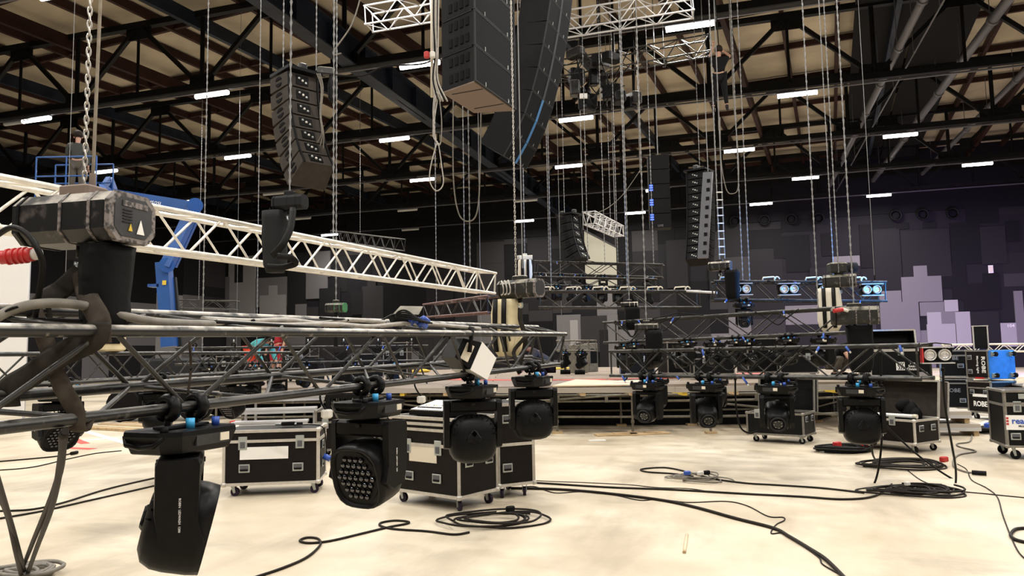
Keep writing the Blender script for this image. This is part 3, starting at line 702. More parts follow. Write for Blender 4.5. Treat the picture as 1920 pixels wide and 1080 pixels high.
chain_up(0, 0, 0, p=P8 + V((0, 0, .085)), label='bright chain rising from the small dark hoist on the spot head truss')
P9 = at(630, 577, 10.5)
hoist('small chain hoist with green cover behind the front truss', P9, math.radians(-15), .29, .13, .13, 'hoist_olive', None, plate='hoist_green', trim='hoist_green')
rod('lift_strap', P9 - V((0, 0, .07)), (P9.x, P9.y, 1.72), .03, 'dark_steel', bpy.data.objects[[o for o in WM if o.startswith('chain_hoist')][-1]])
chain_up(0, 0, 0, p=P9 + V((0, 0, .1)), label='steel chain rising from the green covered hoist')
P10 = at(984, 483, 17.5)
hoist('far pale hoist with cream bag behind the olive hoist', P10, math.radians(0), .36, .12, .10, 'cream', 'bag_cream', .55, (.30, .24), (0, 0), trim='cream')
chain_up(0, 0, 0, p=P10 + V((0, 0, .085)), label='chain rising from the far pale hoist')
# plain chains and wires
for T, ks, nm in ((TE, (.12, .43, .56, .66, .93), 'high lamp crowded truss'), (TF, (.08, .55), 'truss with the pale top pipe'), (TG, (.25, .7), 'red-brown truss'), (TI, (.9,), 'cable strewn truss'), (TH_, (.17, .21, .7), 'blue lit truss'), (TL1, (.5,), 'thin truss beside the blue lift'), (TL2, (.5,), 'faint far truss'),
                  (TB, (.55, .9), 'bright white truss'), (TD, (.3,), 'left stage truss'), (TK, (.2, .62), 'low truss behind the front truss'), (TM, (.5,), 'roof truss left of the big speakers'), (TN, (.5,), 'roof truss right of the big speakers'), (TS, (.5,), 'short screen truss'), (TU, (.3, .7), 'dark truss by the rigging gear')):
    for f in ks: chain_up(0, 0, 0, p=T.at('ft', T.L * f) + V((0, 0, .02)), label='steel chain from the roof holding the ' + nm, group='chains of the ' + nm)
for f in (.1, .5, .9): rod('hanger_bar', TE2.at('ft', TE2.L * f), TE.at('fb', TE.L * f), .015, 'truss_far', TE2.o, 6)
wire_up(0, 0, 0, p=WM[[o for o in WM if o.startswith('chain_hoist')][2]].translation + V((.03, 0, .1)))
for x, y, d in [(1640, 525, 18), (1811, 650, 56), (903, 700, 19), (1055, 690, 22), (117, 690, 16), (442, 742, 28)]: wire_up(x, y, d)
# ================================================================ moving heads
def rounded_head(m, rad, back, front, mt=None, sq=3.2):
    """head about the origin, beam along +y"""
    R = Matrix.Rotation(-math.pi / 2, 4, 'X')          # z -> +y
    prof = [(rad * .30, -back), (rad * .62, -back * .97), (rad * .86, -back * .80), (rad * .97, -back * .5), (rad, -back * .15), (rad, front * .6), (rad * .97, front), (rad * .90, front), (rad * .88, front * .84)]
    m.lathe(prof, 28, R, True, True, sq)
_heads = [0]
def moving_head(label, hang, chord_dir, pan, tilt, kind='wash', group=None, sc=1.0, near=False, plug=True, name='moving_head', cat='stage light', drop=0.0):
    """fixture hung under a chord at `hang`; pan turns the yoke, tilt lowers the beam from horizontal"""
    x = V((chord_dir.x, chord_dir.y, 0)).normalized()
    t = thing(name, label, cat, hang, math.atan2(x.y, x.x), group)
    W = WM[t.name] @ Matrix.Diagonal((sc, sc, sc, 1))
    def put(n, mesh, par, m): return obj(n, mesh, par, m)
    key = kind
    clamp = shared('clamp', 'fixture_black', lambda b: b.sweep([(0, .048 * math.cos(a), .048 * math.sin(a)) for a in (math.radians(-70 + 29 * i) for i in range(12))] , .021, 6, 1.5, ref=(1, 0, 0)))
    for sx in (-1, 1):
        c = put('clamp', clamp, t, W @ Matrix.Translation((sx * .085, 0, 0)))
        put('clamp_bolt', shared('clamp_bolt', 'fixture_grey', lambda b: b.cyl((0, 0, -.03), (0, 0, -.085), .014, 8)), c, W @ Matrix.Translation((sx * .085, 0, 0)))
        put('wing_knob', shared('wing_knob', 'fixture_black', lambda b: b.rbox((0, .075, -.01), (.02, .05, .03), .006)), c, W @ Matrix.Translation((sx * .085, 0, 0)))
    put('mounting_plate', shared('mounting_plate', 'fixture_grey', lambda b: b.rbox((0, 0, -.085), (.28, .07, .014), .005)), t, W)
    def base(b):
        def ring(z, k, a=.235, d=.17, c=.07): return [V((px_ * k, py * k, z)) for px_, py in ((a, -d + c), (a, d - c), (a - c, d), (-a + c, d), (-a, d - c), (-a, -d + c), (-a + c, -d), (a - c, -d))]
        b.loft([ring(-.195, .84), ring(-.19, .87), ring(-.115, 1.0), ring(-.095, .99)])
    bs = put('base', shared('base', 'fixture_black', base), t, W)
    put('display_screen', shared('display_screen', 'hoist_plate', lambda b: b.box((.02, -.163, -.14), (.2, .012, .05))), bs, W)
    put('display_glass', shared('display_glass', 'cream', lambda b: b.box((.09, -.167, -.138), (.055, .012, .036))), bs, W)
    for sx in (-1, 1): put('carry_handle', shared('carry_handle', 'fixture_dark', lambda b: b.sweep([(0, -.11, -.115), (.02, -.08, -.15), (.022, 0, -.16), (.02, .08, -.15), (0, .11, -.115)], .012, 6)), bs, W @ (Matrix.Translation((.215, 0, 0)) if sx > 0 else Matrix.Rotation(math.pi, 4, 'Z') @ Matrix.Translation((.215, 0, 0))))
    for sx, sy in ((-.2, -.1), (.2, .1)): put('foot', shared('foot', 'rubber', lambda b: b.cyl((0, 0, -.098), (0, 0, -.07), .017, 8)), bs, W @ Matrix.Translation((sx, sy, 0)))
    if plug:
        put('power_connector', shared('power_connector', 'plug_cyan', lambda b: b.cyl((.0, -.05, -.095), (.0, -.05, -.05), .02, 8)), t, W)
        put('power_connector', shared('power_connector_b', 'plug_blue', lambda b: b.cyl((.15, -.06, -.095), (.15, -.06, -.055), .018, 8)), t, W)
    put('pan_bearing', shared('pan_bearing', 'fixture_dark', lambda b: b.cyl((0, 0, -.195), (0, 0, -.222), .07, 16)), t, W)
    Y = W @ Matrix.Rotation(pan, 4, 'Z')
    if kind == 'wash':
        def yoke(b):
            prof = [(-.085, -.215), (.085, -.215), (.095, -.24), (.088, -.48), (.115, -.58), (.04, -.625), (-.07, -.60), (-.095, -.45), (-.095, -.24)]
            for s in (-1, 1):
                a = .196 * s; c = .24 * s
                l0 = [V((a, y, z)) for y, z in prof]; l1 = [V((c, y * .94, -.215 + (z + .215) * .985)) for y, z in prof]
                b.loft([l0, l1] if s > 0 else [l1, l0])
            b.rbox((0, 0, -.262), (.42, .19, .095), .025)
        yk = put('yoke', shared('yoke', 'fixture_black', yoke), t, Y)
        tm = text_mesh('ROBIN  LEDWASH  1200', .0135, 'white', .0)
        for s in (-1, 1):
            put('lettering', tm, yk, Y @ Matrix.Translation((s * .2405, .01, -.45)) @ (Matrix.Rotation(math.pi / 2 * s, 4, 'Z')) @ Matrix.Rotation(math.pi / 2, 4, 'X') @ Matrix.Rotation(-math.pi / 2, 4, 'Z'))
        put('badge', shared('badge', 'fixture_grey', lambda b: b.box((0, -.102, -.245), (.035, .006, .02))), yk, Y)
        put('badge', shared('badge_rear', 'fixture_grey', lambda b: b.box((0, .102, -.245), (.035, .006, .02))), yk, Y)
        Hm = Y @ Matrix.Translation((0, 0, -.535)) @ Matrix.Rotation(-tilt, 4, 'X')
        hd = put('head', shared('wash_head', 'fixture_black', lambda b: rounded_head(b, .20, .15, .13)), t, Hm)
        def vents(b):
            pass
        for k in range(13):
            a = math.radians(-78 + 13 * k)
            put('cooling_fin', shared('cooling_fin', 'fixture_dark', lambda b: b.box((0, 0, 0), (.008, .012, .045))), hd, Hm @ Matrix.Rotation(-a, 4, 'Y') @ Matrix.Translation((0, -.122, .170)) @ Matrix.Rotation(.7, 4, 'X'))
        put('rear_hub', shared('rear_hub', 'fixture_dark', lambda b: b.lathe([(.052, .143), (.05, .155), (.03, .157)], 14, Matrix.Rotation(math.pi / 2, 4, 'X'))), hd, Hm)
        for s in (-1, 1): put('rear_cover', shared('rear_cover', 'fixture_black', lambda b: b.rbox((0, -.15, .02), (.11, .03, .05), .012)), hd, Hm @ Matrix.Rotation(s * .9, 4, 'Y'))
        put('lens_plate', shared('lens_plate', 'fixture_dark', lambda b: b.lathe([(.172, .108), (.172, .113)], 24, Matrix.Rotation(-math.pi / 2, 4, 'X'))), hd, Hm)
        led = shared('led_lens', 'led_lens', lambda b: b.lathe([(.0185, 0), (.0185, .008), (.015, .015), (.007, .019)], 8, Matrix.Rotation(-math.pi / 2, 4, 'X')))
        rows = (4, 5, 6, 7, 6, 5, 4)
        for i, n in enumerate(rows):
            for j in range(n): put('led_lens', led, hd, Hm @ Matrix.Translation(((j - (n - 1) / 2) * .045, .112, (i - 3) * .0395)))
    else:
        def yoke(b):
            prof = [(-.075, -.215), (.075, -.215), (.095, -.25), (.095, -.55), (.04, -.62), (-.04, -.62), (-.095, -.55), (-.095, -.25)]
            for s in (-1, 1):
                a = .145 * s; c = .20 * s
                l0 = [V((a, y, z)) for y, z in prof]; l1 = [V((c, y * .85, -.215 + (z + .215) * .97)) for y, z in prof]
                b.loft([l0, l1] if s > 0 else [l1, l0])
            b.rbox((0, 0, -.24), (.34, .16, .05), .02)
        yk = put('yoke', shared('spot_yoke', 'fixture_black', yoke), t, Y)
        Hm = Y @ Matrix.Translation((0, 0, -.48)) @ Matrix.Rotation(-tilt, 4, 'X')
        def head(b):
            R = Matrix.Rotation(-math.pi / 2, 4, 'X')
            b.lathe([(.05, -.22), (.10, -.21), (.132, -.17), (.138, 0), (.136, .09), (.118, .15), (.105, .20), (.088, .20), (.08, .185)], 24, R, True, True, 4.0)
        hd = put('head', shared('spot_head', 'fixture_black', head), t, Hm)
        put('lens_ring', shared('lens_ring', 'fixture_grey', lambda b: b.lathe([(.075, .186), (.098, .195), (.098, .215), (.08, .215), (.07, .19)], 24, Matrix.Rotation(-math.pi / 2, 4, 'X'), caps=False)), hd, Hm)
        put('lens', shared('spot_lens', 'glass_dark', lambda b: b.lathe([(.078, .188), (.065, .203), (.04, .212), (.012, .216)], 20, Matrix.Rotation(-math.pi / 2, 4, 'X'))), hd, Hm)
        for a in range(7):
            an = a * .9; put('lens_facet', shared('lens_facet', 'mirror_ring', lambda b: b.lathe([(.006, 0), (.005, .004)], 6, Matrix.Rotation(-math.pi / 2, 4, 'X'))), hd, Hm @ Matrix.Translation((.045 * math.cos(an), .207, .045 * math.sin(an))))
    return t
# four heads on the front truss
fd = TA.d
for lab, x, pan, tilt in (('black moving head seen from its lettered arm side, nearest on the front truss', 342, math.radians(222), math.radians(14)),
                          ('black moving head with its grid of lenses towards the floor case', 690, math.radians(80), math.radians(14)),
                          ('black moving head turned away, in front of the console case', 884, math.radians(-60), math.radians(8)),
                          ('black moving head turned away at the far end of the front truss', 998, math.radians(-62), math.radians(8))):
    l = TA.near(x); moving_head(lab, TA.at('fb', l), fd, pan, tilt, near=True, sc=.94 if x == 342 else .98)
# two on the low truss behind
for lab, x, pan, tilt in (('lamp head with lit looking lens grid hanging low behind the slings', 60, math.radians(150), math.radians(35)), ('lamp head hanging low on the truss behind the front truss', 255, math.radians(-60), math.radians(20)),
                          ('lamp head beside the stage stairs on the low rear truss', 400, math.radians(60), math.radians(30))):
    l = TK.near(x, 'rb'); moving_head(lab, TK.at('fb', l), TK.d, pan, tilt)
# four spots on the right truss
cd = TC.d
for k, (lab, x, pan, tilt) in enumerate((('spot head hanging first from the left end bag of its truss', 1213, 200, 22), ('spot head hanging second from the left end bag of its truss', 1322, 222, 26),
                          ('spot head with bright lens ring before the open worn case', 1453, 212, 22))):
    l = TC.near(x); moving_head(lab, TC.at('fb', l), cd, math.radians(pan), math.radians(tilt), 'spot', sc=1.0)
l = TC.near(1612); moving_head('black moving head turned away above the open blue edged case', TC.at('fb', l), cd, math.radians(30), math.radians(6), 'wash')
# small heads standing on or hanging from the trusses at the back
def mini(label, group, p, dirv, pan, tilt, sc=.8): return moving_head(label, p, dirv, math.radians(pan), math.radians(tilt), 'spot', group, sc)
for k in range(8): mini('small black spot head hanging under the high crowded truss', 'spot heads under the high truss', TE2.at('fb', TE2.L * (k + .5) / 8), TE2.d, 40 * k, 20 + 7 * k, .66)
for k in range(6): mini('small black spot head on the high truss above the others', 'spot heads on the high truss', TE.at('fb', TE.L * (k + .3) / 6), TE.d, 70 * k, 30 - 9 * k, .6)
for k in range(5): mini('black spot head hanging under the left stage truss', 'spot heads under the left stage truss', TD.at('fb', TD.L * (k + .6) / 5.4), TD.d, 160 + 30 * k, 20 + 10 * k, .8)
for k, x in enumerate((1190, 1290, 1380, 1480)): mini('black spot head hanging under the cable strewn truss', 'spot heads under the cable strewn truss', TI.at('fb', TI.near(x)), TI.d, 120 + 25 * k, 25, .6)
for k in range(2): mini('spot head under the short truss on dollies', 'spot heads under the short dolly truss', TX.at('fb', TX.L * (k + .5) / 2), TX.d, 150 - 40 * k, 30, .8)
mini('spot head with blue lit base under the blue lit truss', None, TH_.at('fb', .55), TH_.d, 170, 30, .8)
# ---------------------------------------------------------------- blinders
def blinder(label, p, yaw, mt='fixture_black', sc=1.0, group=None, ring='lamp_silver'):
    t = thing('blinder', label, 'stage light', p, yaw, group); W = WM[t.name] @ Matrix.Diagonal((sc, sc, sc, 1))
    R = Matrix.Rotation(math.pi / 2, 4, 'X')
    m = MB(); m.rbox((0, .06, .12), (.46, .14, .24), .015); m.build('housing', mt, t, W)
    for s in (-1, 1):
        m = MB(); m.lathe([(.098, 0), (.104, .04), (.094, .075), (.082, .076), (.076, .03)], 24, R, caps=False); r = m.build('lamp_ring', ring, t, W @ Matrix.Translation((s * .112, -.01, .125)))
        m = MB(); m.lathe([(.08, .028), (.07, .05), (.055, .052), (.05, .045), (.03, .05), (.01, .055)], 20, R); m.build('lamp_lens', ring, r, W @ Matrix.Translation((s * .112, -.01, .125)))
    m = MB(); m.box((0, -.03, -.015), (.5, .16, .02)); m.build('lower_flap', ring, t, W)
    m = MB(); m.box((0, -.03, .255), (.5, .16, .02)); m.build('upper_flap', ring, t, W)
    m = MB(); m.sweep([(-.25, .05, .12), (-.25, .05, .30), (0, .05, .33), (.25, .05, .30), (.25, .05, .12)], .012, 6); m.build('bracket', mt, t, W)
    return t
blinder('silver double lamp blinder with red stripe on the right end of the spot head truss', at(1757, 679, 8.0) , math.radians(-16), sc=.62)
t = bpy.data.objects[[o for o in WM if o.startswith('blinder')][-1]]
block('red_stripe', (-.146, -.012, .074), (.013, .105, .155), 'plug_red', t)
for k, (x, y) in enumerate(((1390, 552), (1479, 552), (1634, 553), (1553, 553))):
    blinder(('blue lit double lamp blinder beside the left end hoist', 'blue lit double lamp blinder at the middle of its truss', 'blue lit double lamp blinder at the right end of its truss', 'blue lit double lamp blinder half hidden behind the khaki bag')[k], at(x, y, 14.15), math.radians(-4), sc=.80)
# ---------------------------------------------------------------- floodlight on the front truss
t = thing('floodlight', 'white fronted black floodlight clamped to the front truss', 'stage light', at(868, 692, 6.1), math.radians(35))
Wf = WM[t.name] @ Matrix.Rotation(math.radians(28), 4, 'Y')
m = MB(); m.loft([[V((-.17, -.11, 0)), V((-.17, .11, 0)), V((-.17, .11, .17)), V((-.17, -.11, .17))], [V((-.02, -.15, -.03)), V((-.02, .15, -.03)), V((-.02, .15, .21)), V((-.02, -.15, .21))]]); m.build('housing', 'fixture_black', t, Wf @ Matrix.Translation((0, 0, .02)))
m = MB(); m.loft([[V((-.02, -.155, -.035)), V((-.02, .155, -.035)), V((-.02, .155, .215)), V((-.02, -.155, .215))], [V((.16, -.155, -.035)), V((.16, .155, -.035)), V((.16, .155, .16)), V((.16, -.155, .16))]]); m.build('reflector_box', 'white', t, Wf @ Matrix.Translation((0, 0, .02)))
m = MB(); m.box((-.10, -.14, .1), (.07, .012, .14)); m.build('label_plate', 'cream', t, Wf)
m = MB(); m.sweep([(-.1, -.17, .1), (-.16, -.17, .28), (-.16, .0, .31), (-.16, .17, .28), (-.1, .17, .1)], .012, 6, 1.8); m.build('bracket', 'fixture_black', t, Wf)
# ================================================================ stage
ZD = .9
POLY = [(-6.3, 15.6), (-2.0, 15.4), (.5, 14.5), (3.0, 14.0), (6.2, 13.9), (8.2, 16.6), (9.4, 22), (8.0, 30), (0, 33), (-6, 31), (-7.4, 22)]
def clip_poly(poly, cell):
    """convex clip of rectangle cell by the stage outline"""
    out = [V((x, y)) for x, y in cell]
    for i in range(len(poly)):
        a, b = V(poly[i]), V(poly[(i + 1) % len(poly)]); e = b - a
        ins = lambda p: e.x * (p.y - a.y) - e.y * (p.x - a.x) >= -1e-9
        res = []
        for j in range(len(out)):
            p, q = out[j], out[(j + 1) % len(out)]
            if ins(p): res.append(p)
            if ins(p) != ins(q):
                d = q - p; den = e.x * d.y - e.y * d.x
                s = (e.y * (p.x - a.x) - e.x * (p.y - a.y)) / den; res.append(p + d * s)
        out = res
        if len(out) < 3: return []
    return out
st = thing('stage', 'large beige boarded stage platform on scaffolding', 'stage', (0, 20, 0))
y = 13.4
while y < 33:
    x = -10.5 + (1.0 if int(y) % 2 else 0)
    while x < 10:
        g = .008; c = clip_poly(POLY, [(x + g, y + g), (x + 2 - g, y + g), (x + 2 - g, y + 1.2 - g), (x + g, y + 1.2 - g)])
        if len(c) > 2:
            m = MB(); m.prism([(p.x, p.y) for p in c], ZD - .06, ZD); m.build('deck_panel', 'deck', st, I4)
        x += 2
    y += 1.2
for i in range(5):
    a, b = V((*POLY[i], ZD - .05)), V((*POLY[i + 1], ZD - .05)); bar('edge_board', a, b, .04, .10, 'deck_edge', st)
def ring_piece(r0, r1, a0, a1, cx, cy, mt, name, n=6, z=ZD):
    pts = [(cx + r0 * math.cos(a0 + (a1 - a0) * i / n), cy + r0 * math.sin(a0 + (a1 - a0) * i / n)) for i in range(n + 1)] + [(cx + r1 * math.cos(a1 + (a0 - a1) * i / n), cy + r1 * math.sin(a1 + (a0 - a1) * i / n)) for i in range(n + 1)]
    m = MB(); m.prism(pts, z, z + .006); return m.build(name, mt, st, I4)
for k in range(14): ring_piece(4.6, 5.4, math.pi * (1 + k / 14), math.pi * (1 + (k + .95) / 14), 2.3, 23.2, 'stage_red', 'red_ring_piece')
# loose boards on the edge
t = thing('plywood_sheet', 'pale new plywood sheet lying on the front edge of the stage', 'board', at(1120, 715, 15.0))
c = [atz(1036, 723, ZD + .03), atz(1186, 721, ZD + .03), atz(1196, 715, ZD + .03), atz(1080, 711, ZD + .03)]
m = MB(); m.prism([(p.x, p.y) for p in c], ZD + .008, ZD + .03); m.build('sheet', 'plywood', t, I4); c2 = [atz(1150, 717, ZD + .05), atz(1200, 716, ZD + .05), atz(1198, 712, ZD + .05), atz(1160, 713, ZD + .05)]
m = MB(); m.prism([(p.x, p.y) for p in c2], ZD + .03, ZD + .048); m.build('offcut', 'plywood', t, I4)
t = thing('floor_runner', 'yellow strip lying on the stage behind the crouching man', 'mat', atz(1062, 692, ZD)); c = [atz(1040, 693, ZD), atz(1080, 691.5, ZD), atz(1080, 690, ZD), atz(1040, 690.5, ZD)]
m = MB(); m.prism([(p.x, p.y) for p in c], ZD + .001, ZD + .04); m.build('strip', 'yellow', t, I4); m = MB(); m.prism([((p.x + .3), p.y + .5) for p in c], ZD + .001, ZD + .03); m.build('strip', 'cream', t, I4)
t = thing('yellow_cloth', 'crumpled yellow cloth lying on the left of the stage', 'cloth', atz(760, 700, ZD)); pc = atz(757, 699, ZD)
for k in range(3): m = MB(); m.lathe([(.5 - .1 * k, 0), (.4, .06), (.2, .12), (.05, .13)], 9, Matrix.Translation(pc + V((-.5 + .55 * k, .1 * k, 0)))); m.build('fold', 'yellow', t, I4)
# scaffolding under the front edge
def front_pt(f):
    seg = POLY[0:6]; L = [(V(seg[i + 1]) - V(seg[i])).length for i in range(5)]; s = f * sum(L)
    for i in range(5):
        if s <= L[i]: p = V(seg[i]).lerp(V(seg[i + 1]), s / L[i]); return p
        s -= L[i]
    return V(seg[5])
FR = [i / 11 for i in range(12)]
for back in (.35, 1.9):
    prev = None
    for f in FR:
        p = front_pt(f); x, y = p.x, p.y + back
        rod('standard', (x, y, .04), (x, y, ZD - .1), .024, 'scaffold', st); m = block('base_plate', (x, y, .02), (.2, .2, .04), 'wood', st, I4)
        rod('jack_collar', (x, y, .2), (x, y, .26), .036, 'scaffold', st)
        if prev:
            for z in (.32, .62, ZD - .16): rod('ledger', (*prev, z), (x, y, z), .022, 'scaffold', st)
        prev = (x, y)
for i in range(34):
    p = front_pt((i + .5) / 34)
    if i % 2 == 0: block('joist', (p.x, p.y + 1.0, ZD - .11), (.09, 2.0, .10), 'yellow' if i % 6 == 2 else 'wood', st, I4)
    else: block('beam_rung', (p.x, p.y + .32, ZD - .235), (.06, .04, .13), 'scaffold', st, I4)
for i in range(5):
    a, b = front_pt(i / 5 + .02), front_pt(i / 5 + .19); rod('brace_tube', (a.x, a.y + .3, .62), (b.x, b.y + .3, .30) if i % 2 else (b.x, b.y + .3, .8), .02, 'scaffold', st)
a = None
for i in range(12):
    p = front_pt(i / 11)
    if a is not None: bar('black_skirt', (a.x, a.y + 2.0, .42), (p.x, p.y + 2.0, .42), .02, .82, 'black_drape', st)
    a = p
for k, (x, y) in enumerate(((1155, 816), (1215, 814))):
    t = thing('timber_pad', 'flat wooden pad on the floor under the stage legs', 'board', atz(x, y, 0), math.radians(8 + 6 * k), 'wooden pads under the stage'); m = MB(); m.rbox((0, 0, .015), (.8, .3, .03), .008); m.build('pad', 'wood', t)
    m = MB(); m.box((.1, 0, .036), (.3, .2, .012)); m.build('shim', 'wood', t)
t = thing('paper_sheet', 'small white paper lying on the floor before the stage', 'paper', atz(1120, 826, 0)); m = MB(); m.box((0, 0, .004), (.3, .14, .006)); m.build('sheet', 'white', t); m = MB(); m.box((.05, .06, .009), (.18, .05, .004)); m.build('fold', 'white', t)
# aluminium stage stairs at the left
t = thing('stage_stairs', 'aluminium stage stairs with four treads beside the left stage edge', 'stairs', atz(500, 842, 0), math.radians(10))
for k in range(4):
    yy = .32 * k; zz = .24 + .2 * k
    m = MB(); m.rbox((-.1 + .12 * k, yy, zz), (1.3, .30, .045), .01); m.build('tread', 'truss_alu_far', t)
    m = MB(); m.box((-.1 + .12 * k, yy - .13, zz - .05), (1.3, .02, .05)); m.build('nosing', 'truss_alu_far', t)
    for s in (-.6, .6): block('leg', (s - .1 + .12 * k, yy, zz / 2), (.04, .04, zz), 'truss_alu_far', t)
    m = MB(); m.box((-.75 + .12 * k, yy, zz + .01), (.06, .2, .05)); m.build('end_cap', 'tape_red', t)
for i, (x, y, l, a) in enumerate(((225, 800, 2.6, 60), (195, 806, 2.4, 58), (255, 810, 2.2, 64), (160, 797, 2.8, 55), (290, 812, 2.0, 62))):
    t = thing('timber_plank', 'long pale timber plank lying on the floor behind the front truss', 'plank', atz(225, 803, 0) + V((.13 * i - .1, .24 * i - .4, 0)), math.radians(-29), 'planks on the floor behind the front truss')
    m = MB(); m.rbox((0, 0, .03 + .001 * i), (l, .14, .06), .008); m.build('board', ('wood', 'plywood')[i % 2], t)
    m = MB(); m.box((l * .5 - .03, 0, .03 + .001 * i), (.062, .143, .062)); m.build('painted_end', 'yellow' if i % 2 else 'cream', t)
for i, (x0, y0, x1, y1, mt) in enumerate(((95, 806, 160, 832, 'tape_red'), (82, 838, 175, 842, 'tape_red'), (0, 730, 18, 712, 'tape_red'), (100, 830, 235, 820, 'white'), (150, 806, 250, 835, 'white'))):
    a, b = atz(x0, y0, 0), atz(x1, y1, 0); t = tag(thing('floor_marking', ('red painted line on the floor under the low rear truss', 'white painted line on the floor under the low rear truss')[mt == 'white'], 'marking', a, 0, ('red floor lines', 'white floor lines')[mt == 'white']), None, None)
    bar('line', a + V((0, 0, .003)), b + V((0, 0, .003)), .16, .004, mt, t)
# ================================================================ road cases
def case(label, loc, yaw, w, d, h, panel='case_panel', edge='case_edge', lid=.25, front=(), side=(), caster=.13, name='road_case', tw=.032, wheel='wheel_purple', open_lid=None, top=True, group=None, latch_x=None, tags=(), z0=0.0, lidmat=None):
    """flight case: x across the front (front face at -y), base on z0; front/side: lists of (u, v) handle spots from the face centre"""
    t = thing(name, label, 'road case', V((loc[0], loc[1], z0)), yaw, group); W = WM[t.name]
    zb = caster; c = V((0, 0, zb + h / 2))
    bh = h * (1 - lid) if open_lid else h
    m = MB()
    if open_lid:                        # open box: four walls and a bottom
        for cc, dd in (((0, -d / 2 + .01, zb + bh / 2), (w, .02, bh)), ((0, d / 2 - .01, zb + bh / 2), (w, .02, bh)), ((-w / 2 + .01, 0, zb + bh / 2), (.02, d - .04, bh)), ((w / 2 - .01, 0, zb + bh / 2), (.02, d - .04, bh)), ((0, 0, zb + .02), (w - .04, d - .04, .04))): m.box(cc, dd)
    else: m.box((0, 0, zb + h / 2), (w - .01, d - .01, h - .01))
    m.build('body', panel, t)
    X, Y, Z0, Z1 = w / 2 - tw / 2 + .006, d / 2 - tw / 2 + .006, zb + tw / 2 - .004, zb + bh - tw / 2 + .004
    E = lambda p, q: bar('edge_trim', W @ V(p), W @ V(q), tw, tw, edge, t)
    for sx in (-1, 1):
        for sy in (-1, 1): E((sx * X, sy * Y, Z0), (sx * X, sy * Y, Z1))
        for z in (Z0, Z1): E((sx * X, -Y, z), (sx * X, Y, z))
    for sy in (-1, 1):
        for z in (Z0, Z1): E((-X, sy * Y, z), (X, sy * Y, z))
    ball = shared('ball_corner%.3f' % tw, edge, lambda b: b.lathe([(.2 * tw * 1.35, -tw * .66 * 1.3), (.75 * tw * 1.25, -tw * .45 * 1.3), (tw * 1.05, 0), (.75 * tw * 1.25, tw * .45 * 1.3), (.2 * tw * 1.35, tw * .66 * 1.3)], 8))
    for sx in (-1, 1):
        for sy in (-1, 1):
            for z in (Z0, Z1): obj('ball_corner', ball, t, W @ Matrix.Translation((sx * X, sy * Y, z)))
    if not open_lid and lid:
        zl = zb + h * (1 - lid)
        for sy in (-1, 1): E((-X, sy * (d / 2 - .004), zl), (X, sy * (d / 2 - .004), zl))
        for sx in (-1, 1): E((sx * (w / 2 - .004), -Y, zl), (sx * (w / 2 - .004), Y, zl))
    # fittings
    def plate(b, a, c_): b.rbox((0, 0, 0), (a, .014, c_), .006)
    def fitting(nm, kind, m4):
        if kind == 'latch':
            o = obj(nm, shared('latch_plate', 'latch', lambda b: plate(b, .10, .15)), t, m4); obj('latch_wing', shared('latch_wing', 'rail_grey', lambda b: b.rbox((0, -.009, -.02), (.055, .010, .07), .004)), o, m4)
        else:
            o = obj(nm, shared('handle_plate', 'latch', lambda b: plate(b, .125, .095)), t, m4); obj('grip', shared('grip', 'rubber', lambda b: b.rbox((0, -.010, -.018), (.085, .012, .022), .004)), o, m4)
            obj('dish', shared('dish', 'rail_grey', lambda b: b.box((0, -.006, .006), (.095, .006, .06))), o, m4)
    if latch_x is None: latch_x = (-.3 * w, .3 * w)
    zl = zb + h * (1 - lid)
    for x in latch_x: fitting('butterfly_latch', 'latch', W @ Matrix.Translation((x, -d / 2 - .006, (zl if not open_lid else zb + bh) - .02)))
    for u_, v_ in front: fitting('recessed_handle', 'handle', W @ Matrix.Translation((u_, -d / 2 - .006, c.z + v_)))
    for s in (1, -1):
        for u_, v_ in side: fitting('recessed_handle', 'handle', W @ Matrix.Translation((s * (w / 2 + .006), u_, c.z + v_)) @ Matrix.Rotation(s * math.pi / 2, 4, 'Z'))
    for (u_, v_, a, b_, mt) in tags: block('paper_label', (u_, -d / 2 - .004, c.z + v_), (a, .008, b_), mt, t)
    if caster:
        r = caster * .38
        for sx in (-1, 1):
            for sy in (-1, 1):
                x, y = sx * (w / 2 - .09), sy * (d / 2 - .09); a = random.uniform(-.6, .6)
                mm = W @ Matrix.Translation((x, y, 0)) @ Matrix.Rotation(a, 4, 'Z')
                k = obj('caster_bracket', shared('caster_bracket%.2f' % caster, 'latch', lambda b: (b.box((0, 0, caster - .006), (.09, .09, .012)), b.prism([(-.02, caster), (.03, caster), (.045, r * .8), (.02, r * .7)], -.026, -.018, Matrix.Rotation(math.pi / 2, 4, 'X')), b.prism([(-.02, caster), (.03, caster), (.045, r * .8), (.02, r * .7)], .018, .026, Matrix.Rotation(math.pi / 2, 4, 'X')))), t, mm)
                obj('wheel', shared('wheel%.2f' % caster, wheel, lambda b: b.cyl((.03, -.017, r), (.03, .017, r), r, 16)), k, mm)
    if open_lid:
        lh = open_lid; lt = h * lid; ym = d / 2 + lt / 2
        L = W @ Matrix.Translation((0, d / 2, zb + bh)) @ Matrix.Rotation(math.radians(-8), 4, 'X')
        m = MB(); m.box((0, lt - .01, lh / 2), (w, .02, lh))
        for cc, dd in (((-w / 2 + .01, lt / 2, lh / 2), (.02, lt, lh)), ((w / 2 - .01, lt / 2, lh / 2), (.02, lt, lh)), ((0, lt / 2, lh - .01), (w, lt, .02)), ((0, lt / 2, .01), (w, lt, .02))): m.box(cc, dd)
        lo = m.build('lid', lidmat or 'case_foam', t, L)
